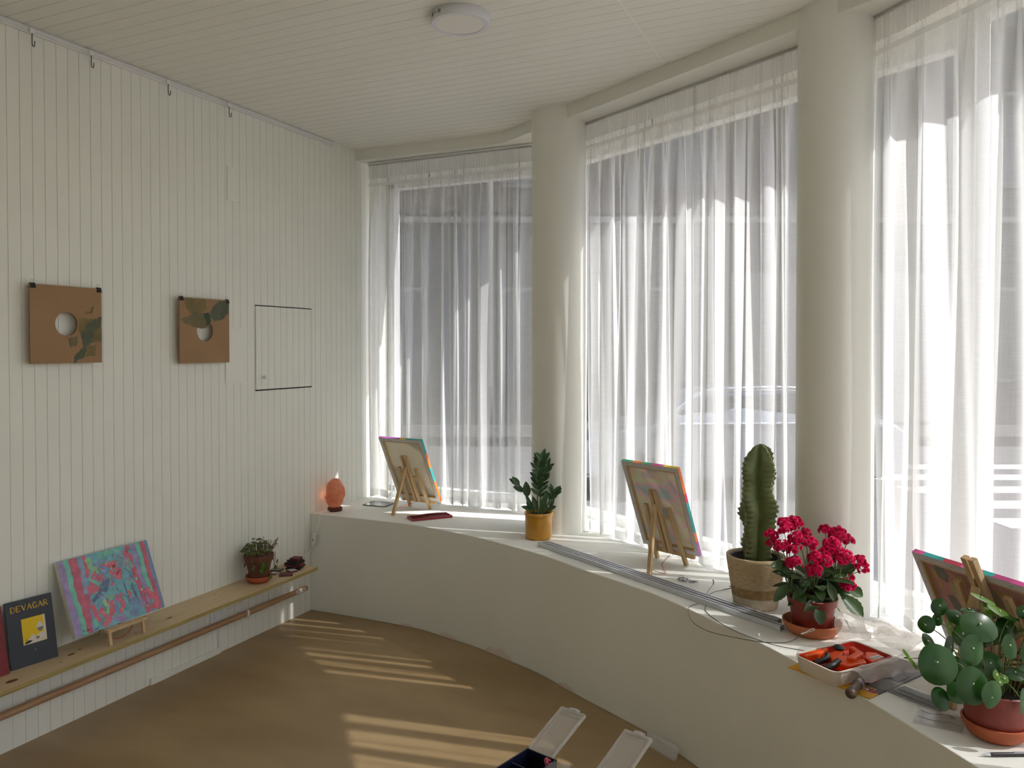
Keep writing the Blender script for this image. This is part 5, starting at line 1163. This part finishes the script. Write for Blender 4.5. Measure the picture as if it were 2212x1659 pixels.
for x0 in (.0, .146):
    b.box((x0, -.052, .155), (x0 + .062, -.050, zt - .004)); b.box((x0, -.115, .155), (x0 + .062, -.113, zt - .004)); b.box((x0 + .030, -.26, .155), (x0 + .032, -.052, zt - .006))
b.obj('compartments', 'navy', t)
b = MB(); b.box((.066, -.27, .152), (.140, .0, .205)); b.box((.085, -.25, .205), (.121, -.02, .226)); b.obj('handle_block', 'navy', t, bevel=.006)
rr = random.Random(9)
for k in range(26):
    x = rr.choice([.008, .040]) + rr.uniform(0, .018); y = rr.choice([-.045, -.09, -.14]) + rr.uniform(0, .03); z = .165 + rr.uniform(0, .02)
    d = Vector((rr.uniform(-1, 1), rr.uniform(-1, 1), rr.uniform(-.3, .6))).normalized(); b = MB(); p = Vector((x, y, z)); b.tube([p, p + d * .012], .0014, 6, smooth=1); b.tube([p, p - d * .002], .0030, 8, smooth=1); b.obj('small_screw', ['white_mt', 'gold', 'alu'][k % 3], t)
b = MB(); crumple(b, [[(.072, -.06, .226), (.10, -.05, .229), (.128, -.07, .226)], [(.075, -.035, .232), (.10, -.03, .242), (.125, -.035, .232)], [(.08, -.012, .226), (.10, -.010, .230), (.13, -.018, .226)]], amp=.010, seed=4); b.obj('loose_film', 'clearbag', t)
b = MB(); b.tube([(.052, -.004, .215), (.056, -.02, .226), (.066, -.03, .224)], .004, 6); b.obj('red_clip', 'redcard', t)
for x0 in (0, .145):
    l = empty_part('clear_lid', t, (x0, .001, zt), (R(20), 0, 0))
    Lw, Ll = .057, .112
    b = MB(); b.box((.003, .0, .0), (Lw - .003, Ll - .003, .0018))
    b.obj('lid_panel', 'lid', l)
    b = MB(); b.box((0, 0, 0), (.003, Ll, .006)); b.box((Lw - .003, 0, 0), (Lw, Ll, .006)); b.box((0, Ll - .003, 0), (Lw, Ll, .006)); b.box((.007, .006, .0018), (.0085, Ll - .010, .0032)); b.box((Lw - .0085, .006, .0018), (Lw - .007, Ll - .010, .0032)); b.box((.007, Ll - .0115, .0018), (Lw - .007, Ll - .010, .0032))
    b.obj('lid_rim', 'lid', l)
    b = MB(); b.box((.020, Ll, -.001), (.037, Ll + .009, .002)); b.box((.020, Ll - .001, 0), (.037, Ll + .001, .010)); b.obj('latch_tab', 'lid', l)
    b = MB(); b.box((.026, Ll + .003, .0021), (.031, Ll + .0055, .0024)); b.obj('latch_slot', 'gap', l)
t = thing('acrylic_strip', 'clear plastic strip leaning on the foot of the parapet', 'plastic strip', (-.735, 2.945, 0), R(-31))
T = Matrix.Rotation(R(62), 4, 'X')
b = MB(); b.prism([(x, y + .026) for x, y in rrect(.085, .026, .012)], 0, .0025, T=T); b.obj('sheet', 'clearbag', t)
b = MB(); b.prism([(x, y + .026) for x, y in rrect(.078, .021, .010)], .0026, .0034, T=T); b.obj('inner_rim', 'clearbag', t)
